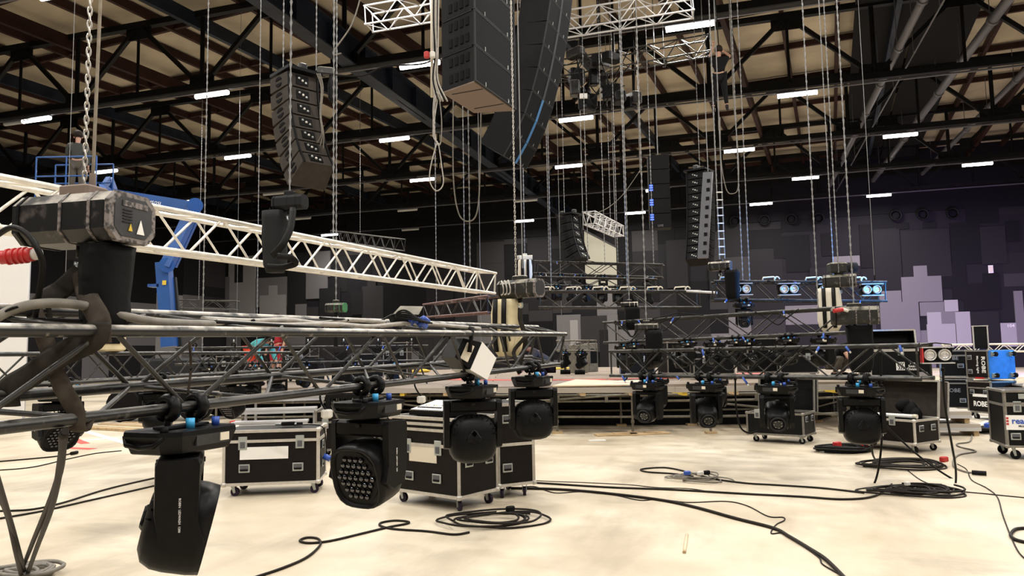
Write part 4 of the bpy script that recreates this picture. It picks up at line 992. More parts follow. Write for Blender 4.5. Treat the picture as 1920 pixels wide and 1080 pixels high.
        for p, q in (((-w / 2, 0, 0), (-w / 2, 0, lh)), ((w / 2, 0, 0), (w / 2, 0, lh)), ((-w / 2, 0, lh), (w / 2, 0, lh)), ((-w / 2, lt, lh), (w / 2, lt, lh)), ((w / 2, lt, 0), (w / 2, lt, lh)), ((-w / 2, 0, 0), (w / 2, 0, 0))):
            bar('lid_trim', L @ V(p), L @ V(q), tw * .9, tw * .9, edge, lo)
    return t
# dark case with white label left
p = atz(508, 905, 0); a0 = atz(432, 932, 0); a1 = atz(585, 926, 0); yw = math.atan2((a1 - a0).y, (a1 - a0).x)
wdt = (a1 - a0).length + .16
cen = (a0 + a1) / 2 + V((-math.sin(yw), math.cos(yw), 0)) * .28
c1_ = case('brown-black road case with blank white label and blue plug, left of the lens-grid head', cen, yw, wdt, .62, .62, lid=.2, front=((-.30, -.12), (.30, -.12)), side=((0, .1), (0, -.12)), tags=((-.08, .05, .54, .14, 'white'),), latch_x=(-.32, .32))
W = WM[c1_.name]
m = MB(); m.cyl((wdt / 2 + .02, -.05, .40), (wdt / 2 + .10, -.05, .36), .035, 10); m.build('blue_plug', 'plug_blue', c1_)
m = MB(); m.sweep(smoothpts([W @ V((.2, .0, .765)), W @ V((.4, -.1, .78)), W @ V((wdt / 2 + .02, -.1, .74)), W @ V((wdt / 2 + .05, -.06, .55)), W @ V((wdt / 2 + .05, -.05, .42))], 6), .007, 6); m.build('power_cord', 'cable_black', c1_, I4)
t = thing('tool_bundle', 'small black tool bundle lying on the left road case', 'tool', W @ V((.12, .08, .757)), .2)
m = MB(); m.rbox((0, 0, .025), (.16, .07, .045), .012); m.build('pouch', 'cable_black', t); m = MB(); m.cyl((-.15, .02, .02), (.1, -.02, .02), .014, 8); m.build('handle', 'latch', t); m = MB(); m.rbox((.12, .01, .02), (.1, .06, .035), .01); m.build('pouch', 'cable_black', t)
# console case
fc = atz(856, 958, 0); fl = atz(742, 940, 0); yw = math.atan2((fc - fl).y, (fc - fl).x)
wdt = (fc - fl).length + .12; cen = (fc + fl) / 2 + V((-math.sin(yw), math.cos(yw), 0)) * .26 + V((.02, -.02, 0))
c2_ = case('dark road case with tilted white label carrying the lighting console', cen, yw, wdt, .62, .80, lid=.36, front=((-.2, -.22), (.2, -.22)), side=((-.16, -.05), (.16, -.05)), tags=((-.0, .02, .40, .17, 'cream'),), latch_x=(-.22, .22))
W = WM[c2_.name]
for z in (.86, .80): bar('lid_rail', W @ V((-wdt / 2, -.312, z)), W @ V((wdt / 2, -.312, z)), .02, .03, 'case_edge', c2_)
t = thing('lighting_console', 'pale grey lighting mixing console lying on the dark road case', 'console', W @ V((0, 0, .937)), yw)
m = MB(); m.loft([[V((-.3, -.22, 0)), V((.3, -.22, 0)), V((.3, .22, 0)), V((-.3, .22, 0))], [V((-.3, -.22, .05)), V((.3, -.22, .05)), V((.3, .22, .13)), V((-.3, .22, .13))]]); m.build('body', 'cable_black', t)
Wc = WM[t.name] @ Matrix.Translation((0, 0, .092)) @ Matrix.Rotation(math.atan2(.08, .44), 4, 'X')
m = MB(); m.box((0, 0, .004), (.58, .41, .008)); m.build('panel', 'white', t, Wc)
for k in range(12): m = MB(); m.box((-.24 + .03 * k, -.13, .012), (.012, .025, .012)); m.build('fader', 'cable_black', t, Wc)
for k in range(8): m = MB(); m.box((-.22 + .04 * k, -.03, .010), (.02, .015, .006)); m.build('key', ('speaker_base', 'yellow', 'plug_white')[k % 3], t, Wc)
m = MB(); m.box((.12, .1, .012), (.26, .14, .01)); m.build('screen', 'cream', t, Wc)
# rack case behind
p = atz(946, 938, 0)
case('narrow upright road case with handles up its edge, behind the console case', p + V((.0, .42, 0)), math.radians(-62), .6, .46, .90, lid=.5, front=((0, .18), (0, -.22)), side=((-.12, .28), (-.12, -.25)), latch_x=(0,))
# dark cases further left
case('dark brown road case with silver corners beside the stage stairs', atz(640, 862, 0) + V((.0, .4, 0)), math.radians(6), .9, .6, .62, lid=.3, edge='case_edge_worn', front=(), latch_x=(-.3,))
t = thing('plastic_crate', 'open black plastic crate standing on the dark brown case', 'crate', (*(atz(640, 862, 0) + V((.0, .4, 0)))[:2], .756), .1)
for s in (-1, 1):
    m = MB(); m.box((0, s * .2, .03), (.6, .02, .06)); m.build('rail', 'cable_black', t); m = MB(); m.box((0, s * .2, .2), (.6, .02, .06)); m.build('rail', 'cable_black', t)
    for k in range(8): m = MB(); m.box((-.29 + .083 * k, s * .2, .115), (.02, .02, .12)); m.build('slat', 'cable_black', t)
    m = MB(); m.box((s * .3, 0, .115), (.02, .4, .23)); m.build('end_wall', 'cable_black', t)
m = MB(); m.box((0, 0, .01), (.6, .4, .02)); m.build('bottom', 'cable_black', t)
case('low dark case on the floor under the left stage edge', atz(600, 842, 0) + V((.45, .7, 0)), math.radians(4), 1.1, .5, .5, lid=.3, panel='case_black', edge='case_edge_worn', latch_x=(), caster=.1)
# open worn case right of centre
p0 = atz(1490, 836, 0); p1 = atz(1556, 830, 0)
case('worn open road case with upright lid behind the ring-lens spot', (p0 + p1) / 2 + V((-.35, .45, 0)), math.radians(-38), .95, .62, .55, 'case_black', 'case_edge_worn', lid=.32, front=(), side=((-.15, .0), (.15, .0)), open_lid=.62, lidmat='case_black', wheel='rubber')
p0 = atz(1600, 838, 0); p1 = atz(1712, 850, 0); yw = math.atan2((p1 - p0).y, (p1 - p0).x)
w_ = (p1 - p0).length + .15
cen = (p0 + p1) / 2 + V((-math.sin(yw), math.cos(yw), 0)) * .28
c3_ = case('open blue edged road case with brown lid, white label and red mark', cen, yw, w_, .66, .62, 'case_panel', 'case_edge', lid=.42, side=((-.16, -.08), (.16, -.08)), open_lid=.56, lidmat='case_brown', latch_x=(.22,), tags=((-.03, -.11, .2, .22, 'white'), (-.36, -.12, .07, .07, 'plug_red')), wheel='rubber')
t = thing('black_jacket', 'black cloth jacket hanging over the open blue edged case', 'jacket', WM[c3_.name] @ V((.2, .2, .48)), yw)
for k, (x, z, r) in enumerate(((0, .12, .13), (.09, .05, .11), (-.07, .2, .10))):
    m = MB(); m.lathe([(r * .9, -r), (r, -.3 * r), (r * .8, .5 * r), (r * .3, r)], 9, Matrix.Translation((x, -.02 * k, z)) @ Matrix.Rotation(.4 * k, 4, 'Y')); m.build('fold', 'bag_black', t)
t = thing('tube_roll', 'long pale tube lying across the open blue edged case', 'tube', WM[c3_.name] @ V((0, 0, .5)), yw); m = MB(); m.cyl((-.5, -.2, .03), (.48, -.14, .03), .03, 10); m.build('tube', 'white', t); m = MB(); m.cyl((.44, -.142, .03), (.5, -.139, .03), .034, 10); m.build('cap', 'cream', t)
# big black case with white symbol
def by_corner(x, y, sx, sy, yaw, w, d):
    p = atz(x, y, 0); c, q = math.cos(yaw), math.sin(yaw); a, b = sx * (w / 2 - .06), sy * (d / 2 - .06)
    return V((p.x - (a * c - b * q), p.y - (a * q + b * c)))
p = at(1693, 690, 13.0)
c4_ = case('big black road case with white wave symbol and raised lid behind the spot head truss', (p.x, p.y + .3), math.radians(-8), 1.0, .6, 1.62, 'case_black', 'case_edge', lid=.16, side=((0, 0),), caster=.16, latch_x=(.02,), open_lid=.36, lidmat='case_black')
W = WM[c4_.name]
block('emblem', (.0, -.306, 1.24), (.14, .008, .14), 'white', c4_)
for k in range(3):
    m = MB(); m.sweep(smoothpts([(-.035 + .035 * k, -.312, 1.18), (-.015 + .035 * k, -.312, 1.22), (-.04 + .035 * k, -.312, 1.26), (-.015 + .035 * k, -.312, 1.30)], 4), .007, 6); m.build('wave', 'case_black', c4_)
for k, s_ in enumerate(('Pro', 'Sound', 'Division')): text(s_, .058, 'white', c4_, W @ Matrix.Translation((.2, -.307, 1.29 - .052 * k)) @ Matrix.Rotation(math.pi / 2, 4, 'X'), .001)
block('badge_sticker', (.36, -.307, 1.10), (.14, .008, .07), 'camo_4', c4_)
# stacks on the right
yA = math.radians(-80)
cA = by_corner(1826, 786, -1, -1, yA, .64, .60)
A_ = case('lower road case with white ROBE lettering in the stack on the right', cA, yA, .64, .60, .66, 'case_panel', 'case_edge_worn', lid=.22, front=((-.18, .1), (.18, .1)), caster=.16, wheel='rubber', latch_x=(), side=((-.16, .06), (.16, .06)), tags=((.03, .03, .4, .06, 'white'),))
text('ROBE', .15, 'white', A_, WM[A_.name] @ Matrix.Translation((.02, -.305, .34)) @ Matrix.Rotation(math.pi / 2, 4, 'X'), .004)
B_ = case('upper case lying on its side with sideways ROBE lettering and blue lit base', cA, yA, .60, .60, .60, 'case_panel', 'case_edge_worn', lid=.0, caster=0, z0=.866, latch_x=(), front=((-.19, .15), (-.19, -.15)))
W = WM[B_.name]
for k, (s_, x, sz) in enumerate((('ROBE', .17, .14), ('Moving light', .02, .075))): text(s_, sz, 'white', B_, W @ Matrix.Translation((x, -.305, .30)) @ Matrix.Rotation(math.pi / 2, 4, 'X') @ Matrix.Rotation(-math.pi / 2, 4, 'Z'), .003 if k == 0 else .001)
block('red_tape', (.05, -.305, .02), (.24, .006, .03), 'plug_red', B_)
block('blue_lit_base', (.32, 0, .30), (.04, .60, .58), 'blue_lit_panel', B_)  # its blue is lamp light painted into the colour
for sy in (-1, 1):
    for z in (.08, .52):
        block('caster_plate', (.35, sy * .22, z), (.03, .10, .10), 'latch', B_); m = MB(); m.cyl((.42, sy * .22 - .02, z), (.42, sy * .22 + .02, z), .05, 14); m.build('wheel', 'rubber', B_)
        m = MB(); m.box((.385, sy * .22, z), (.05, .05, .03)); m.build('caster_fork', 'latch', B_)
yC = math.radians(-30)
cC = by_corner(1790, 780, -1, -1, yC, .62, .8) + V((-.05, .25))
C_ = case('lower black case at the left of the right hand stack', cC, yC, .62, .8, .66, 'case_black', 'case_edge_worn', lid=.15, caster=.16, wheel='rubber', latch_x=(), front=((.1, -.15),), side=((0, 0),))
text('ROBE', .12, 'camo_4', C_, WM[C_.name] @ Matrix.Translation((-.08, -.405, .56)) @ Matrix.Rotation(math.pi / 2, 4, 'X'), .001)
D_ = case('upper black case at the left of the right hand stack', cC, yC, .62, .8, .60, 'case_black', 'case_edge_worn', lid=.2, caster=0, z0=.866, latch_x=(), front=((.1, -.05),), side=((0, 0),))
text('ROBE', .12, 'camo_4', D_, WM[D_.name] @ Matrix.Translation((-.08, -.405, .42)) @ Matrix.Rotation(math.pi / 2, 4, 'X'), .001)
G_ = case('pale edged low case at the right behind the nearest case', by_corner(1915, 800, -1, -1, math.radians(-14), 1.0, .6) + V((.55, .6)), math.radians(-14), 1.0, .6, .62, 'case_black', 'case_edge', lid=.24, caster=.14, wheel='rubber', latch_x=(-.3, .3))
t = thing('open_box_lid', 'tall black box with blue lit edge on top of the right stack', 'box', (cA.x - .12, cA.y + .05, 1.495), math.radians(-30))
block('panel', (0, 0, .24), (.26, .22, .47), 'case_black', t)
for s in (-1, 1):
    for sy in (-1, 1): m = MB(); m.box((s * .13, sy * .11, .24), (.025, .025, .48)); m.build('edge_trim', 'case_edge', t)
m = MB(); m.box((0, 0, .485), (.3, .25, .02)); m.build('edge_trim', 'case_edge', t)
# nearest case on the right
q = atz(1893, 868, 0)
N_ = case('nearest road case on the right with white lettered banner label', (q.x + .82, q.y + .45), math.radians(-18), 1.15, .75, .78, 'case_black', 'case_edge_worn', lid=.26, caster=.17, wheel='rubber', front=((-.46, -.24),), latch_x=(-.42, .2), tags=((-.08, -.05, .98, .20, 'white'),))
W = WM[N_.name]
text('realtime', .115, 'plug_blue', N_, W @ Matrix.Translation((-.31, -.386, .53)) @ Matrix.Rotation(math.pi / 2, 4, 'X'), .003)
text('PRODUCTION', .034, 'camo_2', N_, W @ Matrix.Translation((-.31, -.386, .46)) @ Matrix.Rotation(math.pi / 2, 4, 'X'), .001)
for k in range(3): block('red_mark', (-.55, -.386, .57 - .04 * k), (.03, .004, .026), 'plug_red', N_)
bar('mid_band', W @ V((-.575, -.378, .77)), W @ V((.575, -.378, .77)), .02, .03, 'case_edge_worn', N_)
block('catch_plate', (-.3, -.386, .87), (.2, .012, .07), 'latch', N_)
# steps / pallets behind the open case
for k, (x, y, z, l) in enumerate(((1775, 806, 0, .95), (1770, 790, .22, .75))):
    t = thing('stage_step', ('lower grey aluminium step beside the open blue edged case', 'upper grey aluminium step resting on the lower step')[k], 'step', (*(atz(1794, 818, 0) + V((-.04 * k, .40, 0)))[:2], z), math.radians(-12))
    m = MB(); m.rbox((0, 0, .18), (l, .8, .07), .01); m.build('top', 'deck_edge', t); m = MB(); m.box((0, -.395, .12), (l, .02, .06)); m.build('front_rail', 'truss_alu_far', t)
    for s in (-1, 1): m = MB(); m.box((s * (l / 2 - .06), 0, .075), (.08, .7, .15)); m.build('foot', 'wood', t)
# white floor paper by the stacks
t = thing('white_board', 'white board lying flat on the floor before the stacked cases', 'board', atz(1805, 790, 0), math.radians(-40)); m = MB(); m.box((0, 0, .006), (.9, 2.6, .012)); m.build('sheet', 'white', t); m = MB(); m.box((.2, .2, .015), (.3, 1.5, .004)); m.build('offcut', 'cream', t)
# ================================================================ loudspeakers
def big_array(label, p, yaw, n, w, h, d, angs, stripe=False, holes=True, grille='grille'):
    """p: front bottom-left corner of the lowest box (seen from the front's left); front faces local +x, width runs along local y; boxes stack upward, angs from the bottom"""
    t = thing('speaker_array', label, 'speakers', p, yaw)
    cur = Matrix.Identity(4)
    W0 = WM[t.name]
    for k in range(n):
        a = math.radians(angs[min(k, len(angs) - 1)])
        m4 = cur @ Matrix.Rotation(a, 4, 'Y') if k == 0 else Matrix.Translation(cur.translation) @ Matrix.Rotation(a, 4, 'Y')
        Wm = W0 @ m4
        def body(b): b.loft([[V((x, y, z)) for x, y in ((0, 0), (0, w), (-d, w * .86), (-d, w * .14))] for z in (.006, h - .006)])
        c = obj('speaker_cabinet', shared('cab%.2f%.2f' % (w, h), 'speaker', body), t, Wm)
        obj('grille', shared('grille%.2f%.2f' % (w, h), grille, lambda b: b.box((.012, w / 2, h / 2), (.02, w - .03, h - .03))), c, Wm)
        for z in (.008, h - .008): obj('edge_strip', shared('edge_strip%.2f' % w, 'speaker_edge', lambda b: b.box((.012, w / 2, 0), (.026, w, .010))), c, Wm @ Matrix.Translation((0, 0, z)))
        for y in (.008, w - .008): obj('side_strip', shared('side_strip%.2f' % h, 'speaker_edge', lambda b: b.box((.010, 0, h / 2), (.024, .012, h)),), c, Wm @ Matrix.Translation((0, y, 0)))
        if stripe: obj('stripe', shared('stripe%.2f' % h, 'tape_blue' if k < 3 else 'tape_grey', lambda b: b.box((.026, w / 2, h / 2), (.006, .085, h))), c, Wm)
        for f in (.22, .78): obj('badge', shared('spk_badge', 'latch', lambda b: b.box((.026, 0, .04), (.008, .012, .05))), c, Wm @ Matrix.Translation((0, w * f, 0)))
        if holes:
            sd = math.atan2(w * .14, d)
            for r in range(2):
                for q in range(4):
                    obj('vent_slot', shared('vent_slot', 'black_drape', lambda b: b.rbox((0, 0, 0), (.06, .02, .11), .008)), c, Wm @ Matrix.Translation((-.1 - .09 * q, w * .14 * (.1 + .09 * q) / d - .002, h * (.28 + .46 * r))) @ Matrix.Rotation(-sd, 4, 'Z'))
            obj('seam', shared('seam%.2f' % d, 'cable_black', lambda b: b.box((-d / 2, w * .07 - .002, h - .004), (d * .96, .012, .012), Matrix.Rotation(-sd, 4, 'Z').to_3x3())), c, Wm)
        nx = Matrix.Translation((0, 0, 0)) @ m4 @ Matrix.Translation((0, 0, h + .004)); cur = nx
    return t, W0 @ cur
YA = math.radians(90 - 24)               # local y of an array looking to the hall's right
d_ = V((math.sin(math.radians(24)), math.cos(math.radians(24)), 0))
arr, top = big_array('huge black line array with rows of side vents above the olive hoist', at(889, 152, 8.5), math.radians(-24), 11, 1.18, .435, .52, [0])
bp = shared('array_base', 'speaker_base', lambda b: b.loft([[V((x, y, z)) for x, y in ((0, 0), (0, 1.18), (-.52, 1.01), (-.52, .165))] for z in (-.012, .004)]))
o = obj('bottom_plate', bp, arr, WM[arr.name])
for y in (.25, .85): obj('plate_slot', shared('plate_slot', 'cable_black', lambda b: b.box((-.22, 0, -.013), (.42, .02, .004))), arr, WM[arr.name] @ Matrix.Translation((0, y, 0)))
for y in (.2, 1.0): rod('suspension_rod', top @ V((-.25, y, 0)), V(((top @ V((-.25, y, 0))).x, (top @ V((-.25, y, 0))).y, 15.38)), .03, 'dark_steel', arr)
arr2, top2 = big_array('curved black line array with blue and grey stripe down its front', at(943, 292, 12.6), math.radians(-22), 12, 1.05, .40, .6, [33, 27, 21, 17, 14, 12, 10, 8, 7, 6, 5, 4], True, False)
for y in (.2, .85): a = top2 @ V((-.25, y, 0)); rod('suspension_rod', a, (a.x, a.y, 15.38), .03, 'dark_steel', arr2)
def small_array(label, p, yaw, n, w, h, d, angs, mt='speaker_warm', side_holes=True, rear=True):
    """line array built downwards from p (top rear edge); rear faces local -y, side local -x; angs tilt the beam down"""
    t = thing('speaker_array', label, 'speakers', p, yaw); W0 = WM[t.name]; cur = Matrix.Identity(4)
    m = MB(); m.box((0, d * .45, .05), (w * .95, d * 1.3, .05)); m.build('rigging_frame', 'dark_steel', t)
    for sy in (.05, .95):
        m = MB(); m.rbox((0, d * sy, .13), (.14, .12, .12), .02); m.build('frame_motor', 'hoist_black', t)
    for k in range(n):
        m4 = Matrix.Translation(cur.translation) @ Matrix.Rotation(math.radians(-angs[min(k, len(angs) - 1)]), 4, 'X')
        Wm = W0 @ m4
        body = shared('arr%.2f%.2f' % (w, h), mt, lambda b: b.loft([[V((sx, 0, z0)) for sx, z0 in ((-w * .42, -h * .90), (w * .42, -h * .90), (w * .42, -.004), (-w * .42, -.004))], [V((sx, d, z0)) for sx, z0 in ((-w / 2, -h), (w / 2, -h), (w / 2, -.004), (-w / 2, -.004))]]))
        c = obj('speaker_cabinet', body, t, Wm)
        if side_holes:
            sd = math.atan2(w * .08, d)
            for s in (-1, 1):
                for zz in (-.36, -.60):
                    obj('side_port', shared('side_port%.2f' % h, 'black_drape', lambda b: b.prism([(.085 * math.cos(a), .055 * math.sin(a)) for a in (math.pi * i / 8 for i in range(9))], -.012, .012)), c, Wm @ Matrix.Translation((s * w * .459, d * .5, h * zz)) @ Matrix.Rotation(s * sd, 4, 'Z').inverted() @ Matrix.Rotation(math.pi / 2, 4, 'Y') @ Matrix.Rotation(math.pi / 2, 4, 'Z') @ (Matrix.Rotation(math.pi, 4, 'Z') if zz < -.5 else I4))
        if rear:
            obj('connector_plate', shared('connector_plate', 'fixture_dark', lambda b: b.box((-.02, -.006, -h * .45), (w * .34, .012, h * .6))), c, Wm)
            for q in range(3): obj('connector', shared('connector%d' % (q % 2), ('latch', 'plug_white')[q % 2], lambda b: b.rbox((0, -.02, 0), (.035, .03, .035), .008)), c, Wm @ Matrix.Translation((-.08 + .06 * q, 0, -h * (.35 + .12 * q))))
            for sx in (-1, 1): obj('rigging_bar', shared('rigging_bar%.2f' % h, 'dark_steel', lambda b: b.box((0, -.012, -h / 2), (.03, .03, h * .94))), c, Wm @ Matrix.Translation((sx * w * .39, 0, 0)))
        cur = m4 @ Matrix.Translation((0, 0, -h))
    return t, W0 @ cur
sa, e = small_array('small curved line array showing connector backs, hung at the left', at(568, 140, 12.0), math.radians(44), 7, .66, .25, .5, [3, 8, 13, 18, 23, 29, 37], 'speaker_warm')
m = MB(); m.box((0, 0, 0), (.1, .1, .1))
chain_up(0, 0, 0, p=WM[sa.name] @ V((-.25, .2, .1)), label='steel cable to the front of the small curved array'); chain_up(0, 0, 0, p=WM[sa.name] @ V((.3, .1, .18)), label='steel cable to the rear hoist of the small curved array')
t = thing('chain_hoist', 'small hoist with grey bag on the frame of the small curved array', 'chain hoist', WM[sa.name] @ V((.42, 0, .1)), .3)
m = MB(); m.rbox((0, 0, .06), (.28, .14, .13), .03); m.build('body', 'hoist_olive', t); m = MB(); m.lathe([(.06, 0), (.085, -.15), (.08, -.4), (.04, -.46)], 10, Matrix.Translation((.12, 0, 0))); m.build('chain_bag', 'bag_grey', t)
m = MB(); m.box((-.2, .1, .03), (.4, .06, .05)); m.build('arm', 'dark_steel', t)
t = thing('signal_cable', 'pale cables looping down the back of the small curved array', 'cable', at(598, 150, 11.8))
for k in range(3): m = MB(); m.sweep(smoothpts([at(594 + 3 * k, 138, 11.7), at(602 + 2 * k, 165, 11.7), at(600 + k, 215, 11.7), at(603 + 2 * k, 250, 11.7), at(594 + 6 * k, 268 + 6 * k, 11.75)], 6), .008, 6); m.build('cable', 'cable_grey', t, I4)
sb, e = small_array('distant small line array left of the white screen', at(1078, 404, 23.0), math.radians(50), 6, .6, .24, .5, [4, 8, 12, 16, 20, 25], 'speaker')
chain_up(0, 0, 0, p=WM[sb.name] @ V((0, .4, .1)), label='steel cable to the distant array left of the screen')
sc_, e = small_array('tall dark line array right of the stage with a pale side column', at(1304, 322, 21.0), math.radians(-38), 12, .7, .215, .5, [0, 1, 2, 3, 4, 5, 6, 7, 9, 11, 13, 15], 'speaker', True, True)
chain_up(0, 0, 0, p=WM[sc_.name] @ V((0, .3, .1)), label='steel cable to the tall dark array right of the stage')
t = thing('speaker_column', 'pale grey tall column beside the tall dark array', 'speaker', at(1318, 484, 20.5), math.radians(-20))
m = MB(); m.loft([[V((x, y, 0)) for x, y in ((-.14, -.1), (.14, -.1), (.14, .1), (-.14, .1))], [V((x + .22, y + .1, 2.4)) for x, y in ((-.13, -.1), (.13, -.1), (.13, .1), (-.13, .1))]]); m.build('body', 'rail_grey', t)
for k in range(9): m = MB(); m.box((.06 + .022 * k, -.1 + .01 * k, .15 + .25 * k), (.09, .03, .09)); m.build('driver_slot', 'black_drape', t)
rod('suspension_rod', WM[t.name] @ V((.22, .1, 2.38)), (*(WM[t.name] @ V((.22, .1, 2.38)))[:2], 15.38), .012, 'chain_far', t)
t = thing('speaker_array', 'dark hanging speaker stack with blue glowing display lights', 'speakers', at(1238, 430, 22.0), math.radians(-8))
for k in range(5):
    c = block('speaker_cabinet', (0, 0, .22 + .44 * k), (.62, .5, .42), 'speaker', t)
    if k in (0, 1, 2): 
        for q in range(3): block('blue_display', (-.24, -.255, .38 + .44 * k + .07 * q - .12), (.10, .02, .04), 'led_blue', t)
text('LIVE', .09, 'camo_4', t, WM[t.name] @ Matrix.Translation((0, -.256, .07)) @ Matrix.Rotation(math.pi / 2, 4, 'X'))
rod('suspension_rod', WM[t.name] @ V((0, 0, 2.2)), (*(WM[t.name] @ V((0, 0, 2.2)))[:2], 15.38), .015, 'chain_far', t)
# ---------------------------------------------------------------- screen
t = thing('projection_screen', 'white projection screen hanging at the back of the hall', 'screen', at(1120, 545, 26.0))
pa, pb = at(1093, 420, 24.0), at(1154, 448, 28.2); dn = V((0, 0, -1.75))
z0 = at(1093, 420, 24.0).z; pa.z -= .2; pb.z = pa.z
m = MB(); nn = (pb - pa).cross(V((0, 0, 1))).normalized() * .02
m.loft([[pa, pb, pb + dn, pa + dn], [pa + nn, pb + nn, pb + dn + nn, pa + dn + nn]]); m.build('fabric', 'screen', t, I4)
for p, q in ((pa, pb), (pa, pa + dn), (pb, pb + dn), (pa + dn, pb + dn)): bar('border', p, q, .06, .06, 'cable_black', t)
for p in (pa, pb): rod('hanger', p, (p.x, p.y, 15.38), .012, 'chain_far', t)
# ---------------------------------------------------------------- roof gear
t = thing('rigging_winch', 'tangled black rigging motors and cables in the roof right of the speakers', 'winch', at(1105, 150, 21.5))
rg = random.Random(5)
for k in range(14):
    p = at(1078 + rg.uniform(0, 110), 95 + rg.uniform(0, 105), 21.5 + rg.uniform(-.5, .5)); m = MB(); m.rbox((0, 0, 0), (rg.uniform(.25, .6), .3, rg.uniform(.2, .5)), .05); m.build('motor_box', ('fixture_black', 'dark_steel', 'hoist_black')[k % 3], t, Matrix.Translation(p) @ Matrix.Rotation(rg.uniform(0, 3), 4, 'Z'))
for k in range(9):
    a, b = at(1070 + rg.uniform(0, 120), 90 + rg.uniform(0, 60), 21.3), at(1070 + rg.uniform(0, 120), 140 + rg.uniform(0, 70), 21.3); m = MB(); m.sweep(smoothpts([a, (a + b) / 2 + V((rg.uniform(-.4, .4), 0, -.5)), b], 8), .018, 6); m.build('cable', 'cable_black', t, I4)
block('white_tag', at(1094, 180, 21.0)[:], (.22, .05, .14), 'white', t, I4)
for x in (1090, 1150): rod('beam_clamp', at(x, 110, 21.5), V((at(x, 110, 21.5).x, 21.5, 15.36)), .05, 'dark_steel', t)
for k, (x, y) in enumerate(((1190, 135), (1375, 90), (1245, 120))):
    p = at(x, y, 23); t = thing('lifting_hook', 'small black lifting hook hanging from the roof steel', 'hook', p, 0, 'lifting hooks in the roof'); rod('rope', p, (p.x, p.y, 15.38), .012, 'dark_steel', t, 6)
    m = MB(); m.sweep([(.05 * math.cos(a), 0, -.06 + .05 * math.sin(a)) for a in (math.radians(100 - 28 * i) for i in range(10))], .012, 6); m.build('hook', 'dark_steel', t)
# cable bundle beside the big array
t = thing('cable_bundle', 'white and black cables bundled down beside the huge line array', 'cable', at(818, 180, 8.3))
for k in range(6):
    x = 812 + 2.2 * k; m = MB(); m.sweep(smoothpts([at(x, -60, 8.3), at(x - 1, 40, 8.3), at(x + 2 * math.sin(k), 100, 8.3), at(x - 2, 150, 8.3), at(x + 6 + 2 * k, 190, 8.3)], 6), .008 + .002 * (k % 2), 6); m.build('cable', ('cable_pale', 'cable_black', 'cable_pale')[k % 3], t, I4)
for k in range(3):
    m = MB(); m.sweep(smoothpts([at(815 + 4 * k, 170, 8.3), at(812, 215 + 15 * k, 8.3), at(818, 265, 8.3), at(826, 268, 8.3), at(828, 225, 8.3), at(822, 170, 8.3)], 6), .007, 6); m.build('cable_loop', 'cable_pale', t, I4)
m = MB(); m.sweep(smoothpts([at(820, 265, 8.3), at(808, 310, 8.3), at(806, 340, 8.3), at(818, 358, 8.3), at(831, 345, 8.3), at(828, 310, 8.3), at(822, 268, 8.3)], 6), .007, 6); m.build('cable_loop', 'cable_pale', t, I4)
for k in range(2): m = MB(); m.rbox((0, 0, 0), (.06, .06, .07), .012); m.build('red_plug', ('plug_red', 'plug_white')[k], t, Matrix.Translation(at(800 + 11 * k, 103, 8.25)))
m = MB(); m.cyl(at(810, -60, 8.35), at(810, 182, 8.35), .018, 8); m.build('pole', 'cream', t, I4)
for (xs, lab, d, mt) in (([(640, 100), (625, 98), (660, 45), (680, -20)], 'grey cable strung up from the small curved array to the roof', 11.5, 'cable_grey'), ([(620, 140), (680, 142), (720, 125), (790, 120), (815, 110)], 'dark cable strung from the small array to the cable bundle', 10.5, 'cable_black'),
                         ([(850, 180), (850, 330), (860, 400), (880, 415), (895, 395), (900, 320), (902, 190)], 'grey cable hanging in a deep loop under the girder', 12, 'cable_grey'), ([(1350, 220), (1352, 300), (1362, 355), (1375, 363), (1384, 350), (1384, 290), (1376, 200)], 'grey cable hanging in a loop right of the rope ladder', 20, 'cable_grey'),
                         ([(1105, 402), (1130, 395), (1150, 382), (1172, 360), (1200, 320)], 'pale cable rising from the screen truss to the roof', 23, 'cable_grey')):
    t = thing('hanging_cable', lab, 'cable', at(*xs[0], d)); m = MB(); m.sweep(smoothpts([at(x, y, d) for x, y in xs], 8), .012, 6); m.build('cable', mt, t, I4); e = at(*(xs[0] if xs[0][1] < xs[-1][1] else xs[-1]), d); rod('upper_run', e, (e.x, e.y, 15.38), .012, mt, t)
# ================================================================ boom lift
t = thing('boom_lift', 'blue articulated boom lift with lettered upper boom', 'lift', atz(345, 785, 0) , 0)
DL = 20.0
A = lambda x, y, d=DL: at(x, y, d)
bar('upper_boom', A(205, 366), A(372, 392), .26, .34, 'lift_blue', t)
bar('riser_boom', A(362, 392), A(312, 500, DL - .2), .26, .28, 'lift_blue', t, (1, 0, 0))
bar('riser_link', A(372, 400, DL + .2), A(326, 500, DL + .2), .12, .14, 'lift_blue', t, (1, 0, 0))
bar('lower_boom', A(307, 492), A(318, 650), .30, .34, 'lift_blue', t, (1, 0, 0))
bar('lower_link', A(326, 520, DL + .2), A(338, 650, DL + .2), .10, .12, 'lift_grey', t, (1, 0, 0))
for x, y in ((366, 385), (313, 497)): m = MB(); m.cyl(A(x, y, DL - .3), A(x, y, DL + .35), .2, 14); m.build('pivot', 'lift_blue', t, I4)
bar('jib', A(212, 368), A(190, 352, DL - .5), .18, .2, 'lift_blue', t)
bar('jib_link', A(215, 362), A(205, 335, DL - .3), .14, .16, 'lift_blue', t); bar('jib_link', A(205, 335, DL - .3), A(180, 372, DL - .8), .12, .14, 'lift_blue', t)
m = MB(); m.box(A(292, 536), (.3, .3, .08)); m.build('bracket', 'lift_blue', t, I4)
block('yellow_sticker', A(308, 530, DL - .19)[:], (.1, .02, .12), 'yellow', t, I4)
